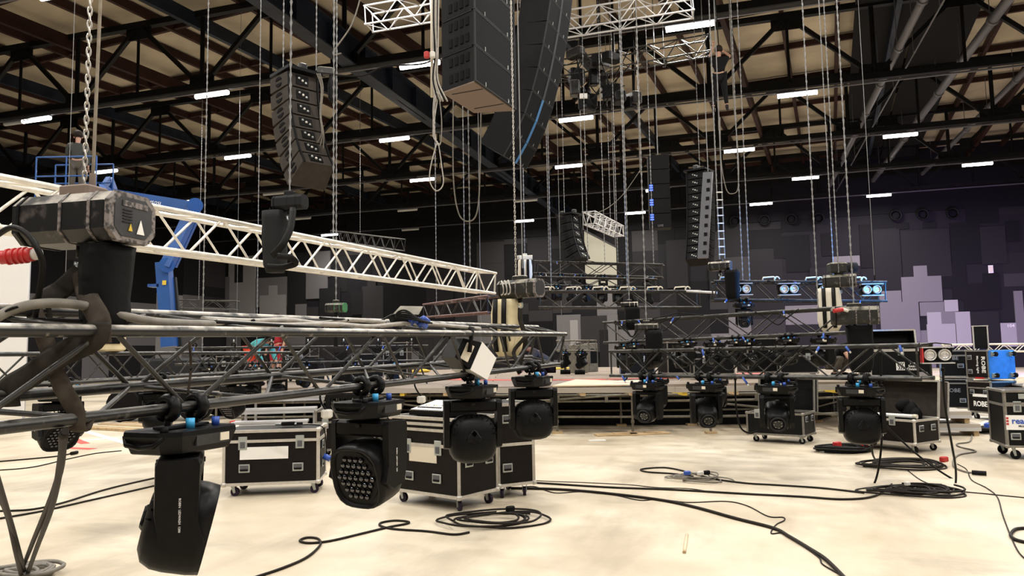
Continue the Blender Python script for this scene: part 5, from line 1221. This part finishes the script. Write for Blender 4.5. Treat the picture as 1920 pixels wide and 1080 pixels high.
tm = text_mesh('Genie  Z-45/25J', .125, 'white', .002); dr = (A(372, 392) - A(205, 366)).normalized()
obj('lettering', tm, t, frame(A(274, 378, DL - .145), x=dr, y=V((0, 0, 1))))
bx = A(330, 660).x
for s in (-1, 1):
    for k in (-1, 1): m = MB(); m.cyl((bx + .9 * k, DL + .8 * s - .16, .42), (bx + .9 * k, DL + .8 * s + .16, .42), .42, 18); m.build('wheel', 'rubber', t, I4)
m = MB(); m.rbox((bx, DL, .72), (2.6, 1.3, .5), .08); m.build('chassis', 'lift_grey', t, I4); m = MB(); m.rbox((bx + .1, DL, 1.35), (1.6, 1.2, .5), .12); m.build('turntable', 'lift_grey', t, I4)
pz = A(140, 376, DL - .9); px0, px1 = A(84, 376, DL - .9).x, A(195, 376, DL - .9).x
block('platform_floor', ((px0 + px1) / 2, DL - .9, pz.z), (px1 - px0, .8, .06), 'lift_grey', t, I4)
for z in (.55, 1.05):
    for yy in (-.4, .4): rod('guard_rail', (px0, DL - .9 + yy, pz.z + z), (px1, DL - .9 + yy, pz.z + z), .02, 'lift_blue', t, 8)
for x in (px0, (px0 + px1) / 2, px1):
    for yy in (-.4, .4): rod('guard_post', (x, DL - .9 + yy, pz.z), (x, DL - .9 + yy, pz.z + 1.05), .02, 'lift_blue', t, 8)
bar('platform_mount', (px1, DL - .9, pz.z + .1), A(190, 352, DL - .5), .14, .2, 'lift_blue', t)
LIFT = ((px0 + px1) / 2 + .1, DL - 1.0, pz.z + .03)
# ================================================================ people
def skin_chain(name, verts, edges, mt, parent, root=0, sub=2):
    me = bpy.data.meshes.new(name); me.from_pydata([v[:3] for v in verts], edges, []); me.materials.append(M[mt])
    o = obj(name, me, parent)
    md = o.modifiers.new('skin', 'SKIN')
    for i, v in enumerate(verts):
        r = v[3] if isinstance(v[3], tuple) else (v[3], v[3]); me.skin_vertices[0].data[i].radius = r
    me.skin_vertices[0].data[root].use_root = True
    md.use_smooth_shade = True; md.branch_smoothing = .4
    s = o.modifiers.new('sub', 'SUBSURF'); s.levels = sub; s.render_levels = sub
    # turn it into a plain mesh
    dg = bpy.context.evaluated_depsgraph_get(); dg.update(); m2 = bpy.data.meshes.new_from_object(o.evaluated_get(dg)); o.modifiers.clear(); o.data = m2; m2.name = name
    if not m2.materials: m2.materials.append(M[mt])
    for p in m2.polygons: p.use_smooth = True
    return o
def person(label, loc, yaw, J, shirt, trousers, sleeves='short', hair='hair', shorts=False):
    """J: joints in a local frame (facing -y, feet at z = 0)"""
    t = thing('person', label, 'person', loc, yaw)
    g = lambda k: V(J[k])
    vs, es = [], []
    def add(p, r, to=None):
        vs.append((*p, r)); i = len(vs) - 1
        if to is not None: es.append((to, i))
        return i
    pel = add(g('pelvis'), .115); spi = add(g('pelvis').lerp(g('chest'), .5), .105, pel); chs = add(g('chest'), (.125, .10), spi)
    nk = add(g('neck'), .055, chs); fwd = V(J.get('look', (0, -1, 0))).normalized(); hd0 = add(g('head') - V((0, 0, .04)), .078, nk); hd1 = add(g('head') + V((0, 0, .06)), .092, hd0)
    add(g('head') + fwd * .115 + V((0, 0, .0)), .016, hd0)
    for s in ('l', 'r'):
        sh = add(g('sh_' + s), .062, chs); el = add(g('el_' + s), .043, sh); wr = add(g('wr_' + s), .029, el)
        dr = (g('wr_' + s) - g('el_' + s)).normalized(); sd = dr.cross(V((0, 0, 1)) if abs(dr.z) < .8 else V((0, 1, 0))).normalized()
        pm = add(g('wr_' + s) + dr * .07, (.040, .018), wr)
        for q in range(4): f1 = add(g('wr_' + s) + dr * .115 + sd * (.03 - .02 * q), .010, pm); add(g('wr_' + s) + dr * (.165 - .008 * abs(q - 1)) + sd * (.032 - .021 * q) + V((0, 0, -.012)), .008, f1)
        add(g('wr_' + s) + dr * .075 + sd * .065, .010, pm)
        hp = add(g('hip_' + s), .095, pel); kn = add(g('kn_' + s), .058, hp); an = add(g('an_' + s), .040, kn)
        add(g('an_' + s) + V((J.get('foot_' + s, (0, -.17, -.05)))), .036, an)
    skin_chain('body', vs, es, 'skin', t)
    # clothing
    vs, es = [], []
    pel = add(g('pelvis') + V((0, 0, .03)), .165); spi = add(g('pelvis').lerp(g('chest'), .5), .155, pel); chs = add(g('chest'), (.20, .165), spi); add(g('chest').lerp(g('neck'), .8), .085, chs)
    for s in ('l', 'r'):
        sh = add(g('sh_' + s), .098, chs); el = add(g('sh_' + s).lerp(g('el_' + s), .62 if sleeves == 'short' else 1), .072, sh)
        if sleeves == 'long': add(g('el_' + s).lerp(g('wr_' + s), .92), .046, el)
    skin_chain('shirt', vs, es, shirt, t)
    vs, es = [], []
    pel = add(g('pelvis'), .148)
    for s in ('l', 'r'):
        hp = add(g('hip_' + s), .122, pel); kn = add(g('hip_' + s).lerp(g('kn_' + s), .9 if shorts else 1), .074, hp)
        if not shorts: an = add(g('kn_' + s).lerp(g('an_' + s), .95), .056, kn)
    skin_chain('trousers', vs, es, trousers, t)
    for s in ('l', 'r'):
        a = g('an_' + s); f = V(J.get('foot_' + s, (0, -.17, -.05))); m = MB(); m.sweep([a - f * .3 + V((0, 0, -.045)), a + V((0, 0, -.04)), a + f * .7, a + f * 1.15], .048, 8); m.build('shoe', 'cable_black', t)
    h = g('head'); m = MB(); back = -fwd
    m.lathe([(.10, -.02), (.112, .04), (.10, .10), (.06, .145), (.015, .16)], 14, Matrix.Translation(h + back * .022 + V((0, 0, .03)))); m.build('hair', hair, t)
    sdv = fwd.cross(V((0, 0, 1))).normalized()
    for s in (-1, 1):
        m = MB(); m.lathe([(.003, -.006), (.010, 0), (.003, .006)], 8, Matrix.Translation(h + fwd * .088 + sdv * (.032 * s) + V((0, 0, .03)))); m.build('eye', 'cable_black', t)
        m = MB(); m.lathe([(.006, -.03), (.018, 0), (.008, .03)], 8, Matrix.Translation(h + sdv * (.092 * s))); m.build('ear', 'skin', t)
    m = MB(); m.box(h + fwd * .088 - V((0, 0, .05)), (.045, .02, .01)); m.build('mouth', 'stage_red', t)
    return t
STAND = dict(pelvis=(0, 0, .95), chest=(0, 0, 1.3), neck=(0, 0, 1.48), head=(0, -.02, 1.62), sh_l=(.19, 0, 1.40), sh_r=(-.19, 0, 1.40), el_l=(.25, .02, 1.12), el_r=(-.25, .02, 1.12), wr_l=(.24, -.08, .88), wr_r=(-.24, -.08, .88),
             hip_l=(.09, 0, .90), hip_r=(-.09, 0, .90), kn_l=(.10, -.02, .50), kn_r=(-.10, -.02, .50), an_l=(.11, .02, .09), an_r=(-.11, .02, .09))
CROUCH = dict(pelvis=(0, .12, .36), chest=(0, -.22, .66), neck=(0, -.36, .76), head=(0, -.46, .80), look=(0, -.8, -.5), sh_l=(.18, -.26, .70), sh_r=(-.18, -.26, .70), el_l=(.2, -.42, .45), el_r=(-.2, -.42, .45), wr_l=(.12, -.58, .26), wr_r=(-.12, -.58, .26),
              hip_l=(.1, .1, .32), hip_r=(-.1, .1, .32), kn_l=(.16, -.24, .46), kn_r=(-.16, -.24, .46), an_l=(.13, .02, .10), an_r=(-.13, .02, .10))
BEND = dict(STAND, pelvis=(0, .1, .88), chest=(0, -.22, 1.02), neck=(0, -.40, 1.06), head=(0, -.52, 1.04), look=(0, -.6, -.8), sh_l=(.19, -.28, 1.04), sh_r=(-.19, -.28, 1.04), el_l=(.24, -.36, .76), el_r=(-.24, -.36, .76), wr_l=(.2, -.5, .56), wr_r=(-.2, -.5, .56), hip_l=(.09, .08, .84), hip_r=(-.09, .08, .84), kn_l=(.1, 0, .48), kn_r=(-.1, 0, .48))
REACH = dict(STAND, el_l=(.24, -.16, 1.62), wr_l=(.16, -.22, 1.92), el_r=(-.28, -.2, 1.55), wr_r=(-.1, -.3, 1.75), head=(0, -.03, 1.63), kn_l=(.14, -.02, .50), an_l=(.2, .02, .09), kn_r=(-.12, -.02, .5), an_r=(-.16, .02, .09))
person('crouching man in grey top and dark trousers working on the stage', (at(1022, 690, 18.6).x, 18.6, ZD), math.radians(-80), CROUCH, 'cloth_grey', 'cloth_black', 'long')
person('person in red top and red shorts standing on the left of the stage', (at(518, 700, 19.2).x, 19.2, ZD), math.radians(-20), STAND, 'cloth_red', 'cloth_red', 'short', shorts=True)
person('person in teal top bending over beside the one in red', (at(478, 700, 18.1).x, 18.1, ZD + .004), math.radians(60), BEND, 'cloth_teal', 'cloth_orange', 'long', shorts=True)
pr = at(1352, 205, 20.0)
rp = person('rigger in black hanging on ropes high up under the roof', (pr.x, pr.y, pr.z), math.radians(160), REACH, 'cloth_black', 'cloth_black', 'short')
W = WM[rp.name]; wr = W @ V((.16, -.22, 1.94)); t = thing('climbing_rope', 'dark climbing rope from the rigger up to the roof', 'rope', wr)
m = MB(); m.cyl(W @ V((-.02, -.16, 1.0)), V((wr.x, wr.y, 15.38)), .014, 6); m.build('rope', 'cable_black', t, I4); rod('karabiner', wr - V((0, 0, .1)), wr, .025, 'latch', t)
person('man in grey shirt and khaki trousers standing in the lift basket', LIFT, math.radians(200), dict(STAND, el_l=(.24, -.1, 1.14), wr_l=(.15, -.3, 1.2)), 'cloth_sage', 'cloth_khaki', 'long')
person('crouching person in dark clothes behind the spot head truss', (at(1572, 700, 17.2).x, 17.2, ZD), math.radians(30), CROUCH, 'cloth_black', 'cloth_khaki', 'short')
# ================================================================ cables
def fp(x, y, r): return atz(x, y, r)
def floor_cable(label, pts, r=.011, mt='cable_brown', group=None, end=None, k=7):
    t = thing('floor_cable', label, 'cable', fp(*pts[len(pts) // 2], 0), 0, group)
    m = MB(); m.sweep(smoothpts([fp(x, y, r) for x, y in pts], k), r, 6); m.build('cable', mt, t, I4)
    if end: p = fp(*pts[-1], .03); q = fp(*pts[-2], .03); d = (p - q).normalized(); m = MB(); m.sweep([p - d * .02, p + d * .1, p + d * .13], .028, 8); m.build('plug', end, t, I4)
    return t
floor_cable('long black cable running from the console case to the coils on the right', [(958, 902), (1050, 908), (1150, 914), (1260, 918), (1400, 926), (1500, 931), (1580, 936), (1640, 930), (1672, 908)], .012)
floor_cable('thick dark cable curving across the foreground floor to the lower right', [(958, 915), (1040, 917), (1120, 923), (1230, 936), (1300, 950), (1380, 972), (1450, 990), (1480, 1006), (1520, 1030), (1550, 1050), (1590, 1090)], .015)
floor_cable('thin cable wandering beside the thick foreground cable', [(960, 917), (1000, 912), (1040, 924), (1090, 922), (1150, 928), (1200, 938), (1235, 936), (1290, 942), (1360, 940), (1400, 948), (1440, 968), (1468, 970), (1470, 976), (1455, 984), (1446, 1000), (1470, 1000), (1500, 1020), (1535, 1045), (1545, 1060), (1600, 1090)], .006)
floor_cable('thin cable lying above the long black cable', [(955, 897), (1020, 902), (1100, 905), (1180, 909), (1230, 914), (1290, 916), (1320, 920)], .005)
floor_cable('doubled cable bending back beside the small tangle', [(1300, 893), (1260, 888), (1215, 885), (1201, 881), (1215, 878), (1250, 877), (1290, 885), (1340, 898), (1400, 906), (1450, 909), (1540, 915), (1620, 924)], .011)
floor_cable('looping brown cable in front of the console case', [(470, 1085), (530, 1065), (575, 1045), (600, 1022), (596, 1010), (575, 1008), (562, 1014), (580, 1018), (620, 1014), (680, 1000), (730, 988), (762, 982), (765, 978), (740, 976), (715, 980), (714, 986), (740, 992), (800, 996), (850, 1002), (880, 998)], .0105)
floor_cable('pair of dark cables on the floor at the left, upper one', [(310, 892), (250, 905), (190, 920), (120, 942), (60, 955), (0, 958)], .011)
floor_cable('pair of dark cables on the floor at the left, lower one', [(310, 906), (240, 922), (160, 940), (80, 958), (0, 972)], .011)
floor_cable('dark cable with black plugs crossing the far left floor', [(-10, 866), (60, 860), (110, 855), (135, 850)], .012, end='cable_black')
floor_cable('thin dark cable from the low lamp head across the left floor', [(-10, 882), (60, 876), (130, 860), (180, 850), (228, 845)], .009)
floor_cable('crinkled cable by the aluminium steps with black plug', [(1820, 803), (1822, 815), (1818, 828), (1795, 832), (1800, 838), (1830, 846), (1800, 852), (1788, 862), (1790, 876), (1812, 885), (1826, 886)], .012, 'cable_grey', end='cable_black')
floor_cable('thin cable running down the right side of the floor', [(1795, 870), (1812, 880), (1822, 900), (1850, 915), (1870, 932), (1880, 965), (1895, 1005), (1910, 1035), (1925, 1050)], .006)
floor_cable('thin cable from the flat coil to the right edge', [(1700, 880), (1730, 902), (1780, 918), (1850, 926), (1930, 934)], .006)
floor_cable('bundle loop of cable at the right edge of the floor', [(1930, 990), (1905, 992), (1895, 1003), (1905, 1012), (1930, 1018)], .014)
def coil(label, cx, cy, rx, n, r, mt, seed, loops=3, extra=None, open_=False):
    c = atz(cx, cy, 0); rg = random.Random(seed); t = thing('cable_coil', label, 'cable', c)
    for k in range(loops):
        pts = []; ph = rg.uniform(0, 6); ox, oy = rg.uniform(-.25, .25) * rx, rg.uniform(-.25, .25) * rx
        for i in range(14 * n): a = ph + 2 * math.pi * i / 14; q = rx * (.72 + .22 * math.sin(a * .37 + k) + rg.uniform(-.04, .04)); pts.append(c + V((ox + q * math.cos(a) * 1.15, oy + q * math.sin(a) * .8, r + .018 * k + .02 * (i / (14 * n)) + .01 * math.sin(2 * a))))
        m = MB(); m.sweep(smoothpts(pts, 3), r, 5); m.build('cable_loop', mt, t, I4)
    for (dx, dy, mt2, s) in extra or (): m = MB(); m.rbox((0, 0, 0), (s * 1.8, s, s), s * .25); m.build('plug', mt2, t, Matrix.Translation(c + V((dx, dy, .06 + s / 2))) @ Matrix.Rotation(.5, 4, 'Z'))
    return t
coil('loose tangle of brown cable in front of the console case', 925, 980, .45, 2, .0105, 'cable_brown', 1, 3, ((.16, .2, 'cable_black', .05),))
coil('small grey cable tangle with blue plug in the middle of the floor', 1306, 901, .34, 2, .008, 'cable_grey', 2, 3, ((-.1, .05, 'plug_blue', .05), (.05, .0, 'plug_white', .05), (.14, .05, 'cable_black', .05)))
coil('wide flat dark cable coil with red plug on the right floor', 1692, 874, .50, 3, .011, 'cable_brown', 3, 3, ((.5, -.1, 'plug_red', .07),))
coil('left half of the figure-eight cable heap on the right floor', 1685, 921, .36, 3, .011, 'cable_brown', 4, 2, ((.1, .0, 'plug_white', .04),))
coil('right half of the figure-eight cable heap on the right floor', 1740, 924, .36, 3, .011, 'cable_brown', 9, 2)
coil('thick black cable coil with red plug in front of the open worn case', 1578, 847, .38, 4, .014, 'cable_black', 5, 4, ((-.02, .1, 'plug_red', .08),))
coil('dark blue and black cloth heap beside the nearest right case', 1860, 812, .3, 2, .03, 'cable_black', 6, 3, ((.0, .05, 'plug_blue', .12), (.2, 0, 'plug_blue', .1)))
coil('grey cable coil on the floor at the lower left corner', 40, 1082, .24, 3, .016, 'cable_grey', 7, 2)
t = thing('red_bag', 'red plastic bag on the floor beside the black cable coil', 'bag', atz(1612, 843, 0)); m = MB(); m.lathe([(.08, 0), (.13, .04), (.11, .14), (.05, .22), (.02, .24)], 10, Matrix.Rotation(.15, 4, 'X')); m.build('bag', 'plug_red', t); m = MB(); m.sweep([(-.02, 0, .22), (.0, -.03, .3), (.04, 0, .23)], .012, 6); m.build('handle', 'plug_red', t)
t = thing('wooden_stick', 'short pale wooden stick lying on the foreground floor', 'stick', atz(1286, 1018, 0)); m = MB(); a, b = atz(1283, 1036, .008), atz(1288, 1002, .008); m.sweep([a, b], .012, 6); m.build('stick', 'plywood', t, I4); m = MB(); m.sweep([a, a.lerp(b, .08)], .014, 6); m.build('end', 'wood', t, I4)
# hanging feeders at the lower left
for k, (x0, y0, d0, mid, x1, y1) in enumerate(((118, 812, 2.75, (108, 900, 3.3), 42, 1066), (122, 808, 2.75, (100, 940, 3.6), 52, 1075), (-30, 880, 3.0, (12, 960, 4.2), 40, 1080), (-20, 850, 3.0, (22, 985, 4.4), 46, 1072))):
    t = thing('feeder_cable', ('thick grey-brown feeder cable falling from the front truss to the floor coil', 'thick grey-brown feeder cable slanting in from the left to the floor coil')[k // 2], 'cable', atz(x1, y1, 0), 0, ('feeder cables from the front truss', 'feeder cables from the left')[k // 2])
    m = MB(); m.sweep(smoothpts([at(x0, y0, d0), at(*mid), at((mid[0] + 2 * x1) / 3, (mid[1] + 2 * y1) / 3, (mid[2] + 2 * 5.2) / 3), atz(x1, y1, .02)], 8), .014, 8); m.build('cable', 'cable_brown', t, I4); rod('cable_end', atz(x1, y1, .02), atz(x1 + 3, y1 + 2, .02), .018, 'cable_black', t)
# cables lying on the front truss
def on_truss(label, pts, r, mt): 
    t = thing('truss_cable', label, 'cable', at(*pts[0])); m = MB(); m.sweep(smoothpts([at(*p) for p in pts], 8), r, 8); m.build('cable', mt, t, I4); rod('cable_tie', at(*pts[1]), at(pts[1][0] + 2, pts[1][1] + 3, pts[1][2]), r * 1.6, 'cable_black', t); return t
on_truss('fat grey cable arching over the left end of the front truss', [(-30, 612, 2.6), (20, 582, 2.66), (80, 569, 2.74), (150, 572, 2.84), (220, 590, 2.95), (300, 604, 3.15), (400, 608, 3.5)], .018, 'cable_grey')
on_truss('black cable lying along the top of the front truss', [(-20, 606, 2.6), (80, 600, 2.8), (200, 604, 2.98), (330, 600, 3.3), (450, 606, 3.7), (600, 614, 4.3)], .009, 'cable_black')
on_truss('pale cable lying along the top of the front truss', [(280, 606, 3.15), (400, 604, 3.55), (520, 610, 4.0), (620, 608, 4.45), (700, 612, 4.8), (780, 606, 5.3), (900, 616, 6.2)], .014, 'cable_pale')
on_truss('second pale cable twisting along the front truss', [(380, 598, 3.5), (470, 602, 3.85), (540, 600, 4.15), (600, 606, 4.45), (660, 600, 4.75), (720, 604, 5.0)], .014, 'cable_pale')
on_truss('thin black cable twisted over the blue connectors', [(600, 596, 4.4), (650, 600, 4.7), (700, 607, 4.95), (740, 590, 5.1), (780, 602, 5.3), (850, 614, 5.9), (930, 612, 6.4)], .008, 'cable_black')
on_truss('red cord hanging down through the front truss braces', [(355, 640, 3.4), (358, 690, 3.4), (352, 740, 3.4)], .006, 'sling_brown')
t = thing('connector_cluster', 'cluster of blue plugs and a grey plate on top of the front truss', 'plugs', at(775, 600, 5.2))
for k, (x, y) in enumerate(((764, 600), (774, 596), (784, 600), (794, 597), (790, 606))): m = MB(); m.sweep([at(x - 6, y + 5, 5.2), at(x, y, 5.2), at(x + 8, y + 6, 5.25)], .022, 8); m.build('blue_plug', 'plug_blue', t, I4)
m = MB(); m.prism([(-.1, -.05), (.08, -.06), (.1, .05), (-.06, .06)], 0, .006); m.build('plate', 'scaffold', t, Matrix.Translation(at(765, 583, 5.2)) @ Matrix.Rotation(.6, 4, 'X'))
m = MB(); m.sweep([at(735, 596, 5.1), at(748, 598, 5.15), at(760, 604, 5.2)], .03, 10); m.build('multicore_plug', 'cable_black', t, I4)
for k in range(5): m = MB(); m.sweep(smoothpts([at(738, 598, 5.1), at(748, 584 + 3 * k, 5.1), at(765 + 4 * k, 584 + 4 * k, 5.1), at(790 + 5 * k, 606, 5.2)], 6), .007, 6); m.build('cable', 'cable_black', t, I4)
# dark cloth and slings, mains plugs hanging
for lab, x, y, d, mt in (('white plug dangling beside the brown case', 613, 776, 6.0, 'plug_white'), ('white plug dangling above the lighting console', 790, 749, 6.2, 'plug_white')):
    cp = TA.at('fb', TA.near(x + 4)); d = cp.y; t = thing('dangling_plug', lab, 'plug', at(x, y, d)); m = MB(); m.rbox((0, 0, 0), (.06, .06, .05), .014); m.build('plug_body', mt, t)
    m = MB(); m.sweep(smoothpts([at(x, y - 4, d), at(x - 12, y - 25, d), at(x - 10, y - 40, d), cp], 6), .006, 6); m.build('cable', 'cable_black', t, I4)
# cables hanging from the right truss
for lab, pts in (('black cable pair falling from the spot head truss to the floor heap', [(1652, 660, 8.6), (1652, 720, 8.6), (1654, 800, 8.6), (1650, 860, 8.7), (1640, 905, 8.9), (1622, 922, 9.0)]), ('black cable falling from the double lamp blinder to the floor heap', [(1768, 690, 8.1), (1772, 760, 8.2), (1784, 830, 8.4), (1792, 880, 8.7), (1790, 915, 8.85), (1775, 934, 8.8)]),
                 ('black cable slanting from the spot head truss to the right floor', [(1655, 792, 9.4), (1690, 826, 9.4), (1740, 868, 9.2), (1800, 905, 9.1), (1860, 921, 9.0), (1930, 934, 8.9)]), ('slack black cable below the third spot head', [tuple(project(TC.at('fb', TC.near(1378)))) + (TC.at('fb', TC.near(1378)).y,), (1380, 760, 9.9), (1388, 800, 9.9), (1405, 812, 9.9), (1420, 808, 9.9)]),
                 ('thin black cable from the fourth head to the flat coil', [(1634, 815, 9.0), (1636, 850, 9.2), (1645, 868, 9.6)])):
    t = thing('drop_cable', lab, 'cable', at(*pts[-1])); m = MB(); m.sweep(smoothpts([at(*p) for p in pts], 8), .012, 6); m.build('cable', 'cable_black', t, I4); rod('cable_tie', at(*pts[0]), at(pts[0][0], pts[0][1] + 6, pts[0][2]), .02, 'cable_black', t)
for T, n in ((TF, 6), (TH_, 4)):
    for k in range(n):
        p = T.at('ft', T.L * (k + .4) / n) + V((0, -.01, .03)); t = thing('lamp_hook', ('pale clamp hook on the pale top pipe', 'pale clamp hook on the blue lit truss')[T is TH_], 'clamp', p, 0, ('clamp hooks on the pale pipe', 'clamp hooks on the blue lit truss')[T is TH_])
        m = MB(); m.sweep([(-.22, 0, .0), (-.2, 0, .05), (0, 0, .06), (.04, 0, .02)], .016, 6); m.build('arm', 'cream', t); m = MB(); m.sweep([(.06 + .05 * math.cos(a), 0, .01 + .05 * math.sin(a)) for a in (math.radians(30 * i) for i in range(10))], .014, 6); m.build('ring', 'cream', t)
rg = random.Random(11)
for T, n, lab, grp in ((TC, 9, 'blue power plug dangling on the spot head truss', 'blue plugs on the spot head truss'), (TI, 7, 'blue power plug dangling on the cable strewn truss', 'blue plugs on the cable strewn truss'), (TE, 4, 'blue plug on the high crowded truss', 'blue plugs on the high crowded truss'), (TD, 4, 'blue plug on the left stage truss', 'blue plugs on the left stage truss'), (TH_, 3, 'blue plug on the blue lit truss', 'blue plugs on the blue lit truss')):
    for k in range(n):
        l = T.L * (k + rg.uniform(.2, .8)) / n; p = T.at(rg.choice(('ft', 'ft', 'fb')), l) + V((0, -.035, 0)); q = p + V((rg.uniform(-.05, .05), -.03, -rg.uniform(.04, .09)))
        t = thing('power_plug', lab, 'plug', q, 0, grp); m = MB(); m.sweep([p, p.lerp(q, .5), q], .014, 8); m.build('plug_body', 'plug_blue', t, I4); m = MB(); m.sweep([q, q + (q - p) * .3], .011, 8); m.build('tip', 'plug_white', t, I4)
    for k in range(n):
        l = T.L * rg.uniform(.05, .8); a = T.at('ft', l) + V((0, -.02, .02)); b = T.at('ft', min(T.L, l + rg.uniform(.4, 1.1))) + V((0, -.02, .02)); c = (a + b) / 2 + V((0, -.03, rg.choice((-.22, -.12, .06, -.3))))
        t = thing('truss_cable', 'black cable slung along ' + lab.split(' on ', 1)[1], 'cable', c, 0, 'cables slung on ' + grp.split(' on ', 1)[1]); m = MB(); m.sweep(smoothpts([a, a.lerp(c, .6), c, b.lerp(c, .6), b], 5), .010, 6); m.build('cable', 'cable_black', t, I4); rod('cable_tie', a, a - V((0, 0, .04)), .016, 'cable_black', t)
# more lamps waiting among the low trusses at the left
for k, (x, pan, tl) in enumerate(((140, 40, 60), (320, 200, 50), (470, 120, 30), (520, 300, 60))):
    moving_head('black lamp head among the others on the low rear truss', TK.at('rb', TK.near(x, 'rb')), TK.d, math.radians(pan), math.radians(tl), 'wash', 'lamp heads on the far side of the low rear truss', .8)
for k in range(7):
    p = TD.at('ft', TD.L * (k + .5) / 7) + V((0, -.02, .03)); t = thing('lamp_clamp', 'black lamp clamp on top of the left stage truss', 'clamp', p, 0, 'lamp clamps on the left stage truss'); m = MB(); m.sweep([(.04 * math.cos(a), 0, .03 + .045 * math.sin(a)) for a in (math.radians(-60 + 30 * i) for i in range(10))], .016, 6); m.build('jaw', 'fixture_black', t); m = MB(); m.cyl((0, 0, .07), (0, 0, .14), .014, 8); m.build('bolt', 'latch', t)
# black gear parked on the stage behind the trusses
for k, (x, d, w_, h_, yw) in enumerate(((1195, 17.6, .8, .55, -10), (1268, 18.4, .7, .75, 12), (1335, 17.2, .9, .5, -6), (1420, 18.0, .75, .8, 8), (1495, 17.0, .8, .55, -14), (1640, 17.4, .7, .7, 5))):
    p = at(x, 690, d); case('black road case parked on the stage behind the spot head truss', (p.x, d), math.radians(yw), w_, .6, h_, 'case_black', 'case_edge_worn', lid=.3, caster=.12, wheel='rubber', z0=ZD, latch_x=(-.2, .2), group='black cases parked on the stage', tw=.026)
for k, (x, d, w_, h_, yw) in enumerate(((440, 20.2, .8, .6, 5), (560, 20.6, .9, .8, -8), (690, 19.4, .8, .6, 10), (745, 21.0, .7, .9, -5))):
    p = at(x, 700, d); case('black road case parked on the left of the stage', (p.x, d), math.radians(yw), w_, .6, h_, 'case_black', 'case_edge_worn', lid=.3, caster=.12, wheel='rubber', z0=ZD, latch_x=(-.2, .2), group='black cases on the left of the stage', tw=.026)
for k in range(7):
    l = TI.L * (k + .35) / 7.2; mini('black spot head on the far chord of the cable strewn truss', 'spot heads on the far chord of the cable strewn truss', TI.at('rb', l), TI.d, 50 * k + 30, 35 - 8 * k, .75)
for k in range(4):
    l = TC.L * (k + .6) / 4.4; mini('black spot head on the far chord of the spot head truss', 'spot heads on the far chord of the spot head truss', TC.at('rb', l), TC.d, 70 * k, 60, .7)
# clutter boxes on the stage left and centre
for k, (x, y, d, w_, h_, mt, lab) in enumerate(((585, 700, 19.5, .55, .62, 'speaker', 'grey speaker box on the left of the stage'), (640, 698, 20.5, .5, .5, 'case_black', 'black wedge monitor box on the left of the stage'), (1085, 690, 24, .5, .9, 'scaffold', 'olive motor crate at the back of the stage'), (1108, 690, 25.0, .4, .95, 'scaffold', 'second olive motor crate at the back of the stage'), (205, 716, 11.5, .55, .3, 'bag_beige', 'pale yellow box on the low rear truss'))):
    p = at(x, y, d); z = ZD if k < 4 else 1.67
    t = thing('equipment_box', lab, 'box', (p.x, d, z) if k < 4 else (TK.mid(TK.near(205)).x, TK.mid(TK.near(205)).y, 1.7), .2 * k)
    m = MB(); m.rbox((0, 0, h_ / 2), (w_, w_ * .8, h_), .03); m.build('body', mt, t); m = MB(); m.box((0, -w_ * .4 - .004, h_ * .55), (w_ * .7, .012, h_ * .5)); m.build('front_panel', 'fixture_dark', t)
    m = MB(); m.rbox((0, 0, h_ + .02), (w_ * .3, .05, .04), .01); m.build('handle', 'dark_steel', t)
# ================================================================ coloured lamps out of the picture
def colour_lamp(label, x, y, z, target, col, power, cone, blend=.5):
    t = moving_head(label, V((x, y, z)), V((1, 0, 0)), math.radians(100), math.radians(5), 'spot', plug=False)
    m = MB(); m.sweep([(x, y, z + .03), (x + .28, y, z + .05), (x + .3, y, z - .3), (x + .3, y, .02)], .022, 8); m.build('stand_pole', 'dark_steel', t, I4); block('stand_base', (x + .3, y, .02), (.7, .7, .04), 'dark_steel', t, I4)
    o = V((x, y, z - .48)); d = (V(target) - o).normalized()
    return spot('lamp_beam', o + d * .32, target, col, power, cone, blend, .09, t)
colour_lamp('blue glowing moving head aimed at the double lamp truss, outside the picture', 9.9, 11.9, 3.25, (5.4, 14.4, 2.85), (.008, .30, 1.0), 3800, 36, .5)
colour_lamp('blue glowing moving head aimed at the stacked cases, outside the picture', 14.6, 11.6, 2.6, (10.9, 15.9, 1.2), (.02, .36, 1.0), 1100, 26, .6)
colour_lamp('violet glowing moving head aimed at the lilac wall, outside the picture', 24.5, 33.0, 2.6, (27.5, 47.0, 1.8), (.42, .22, 1.0), 9500, 90, .9)
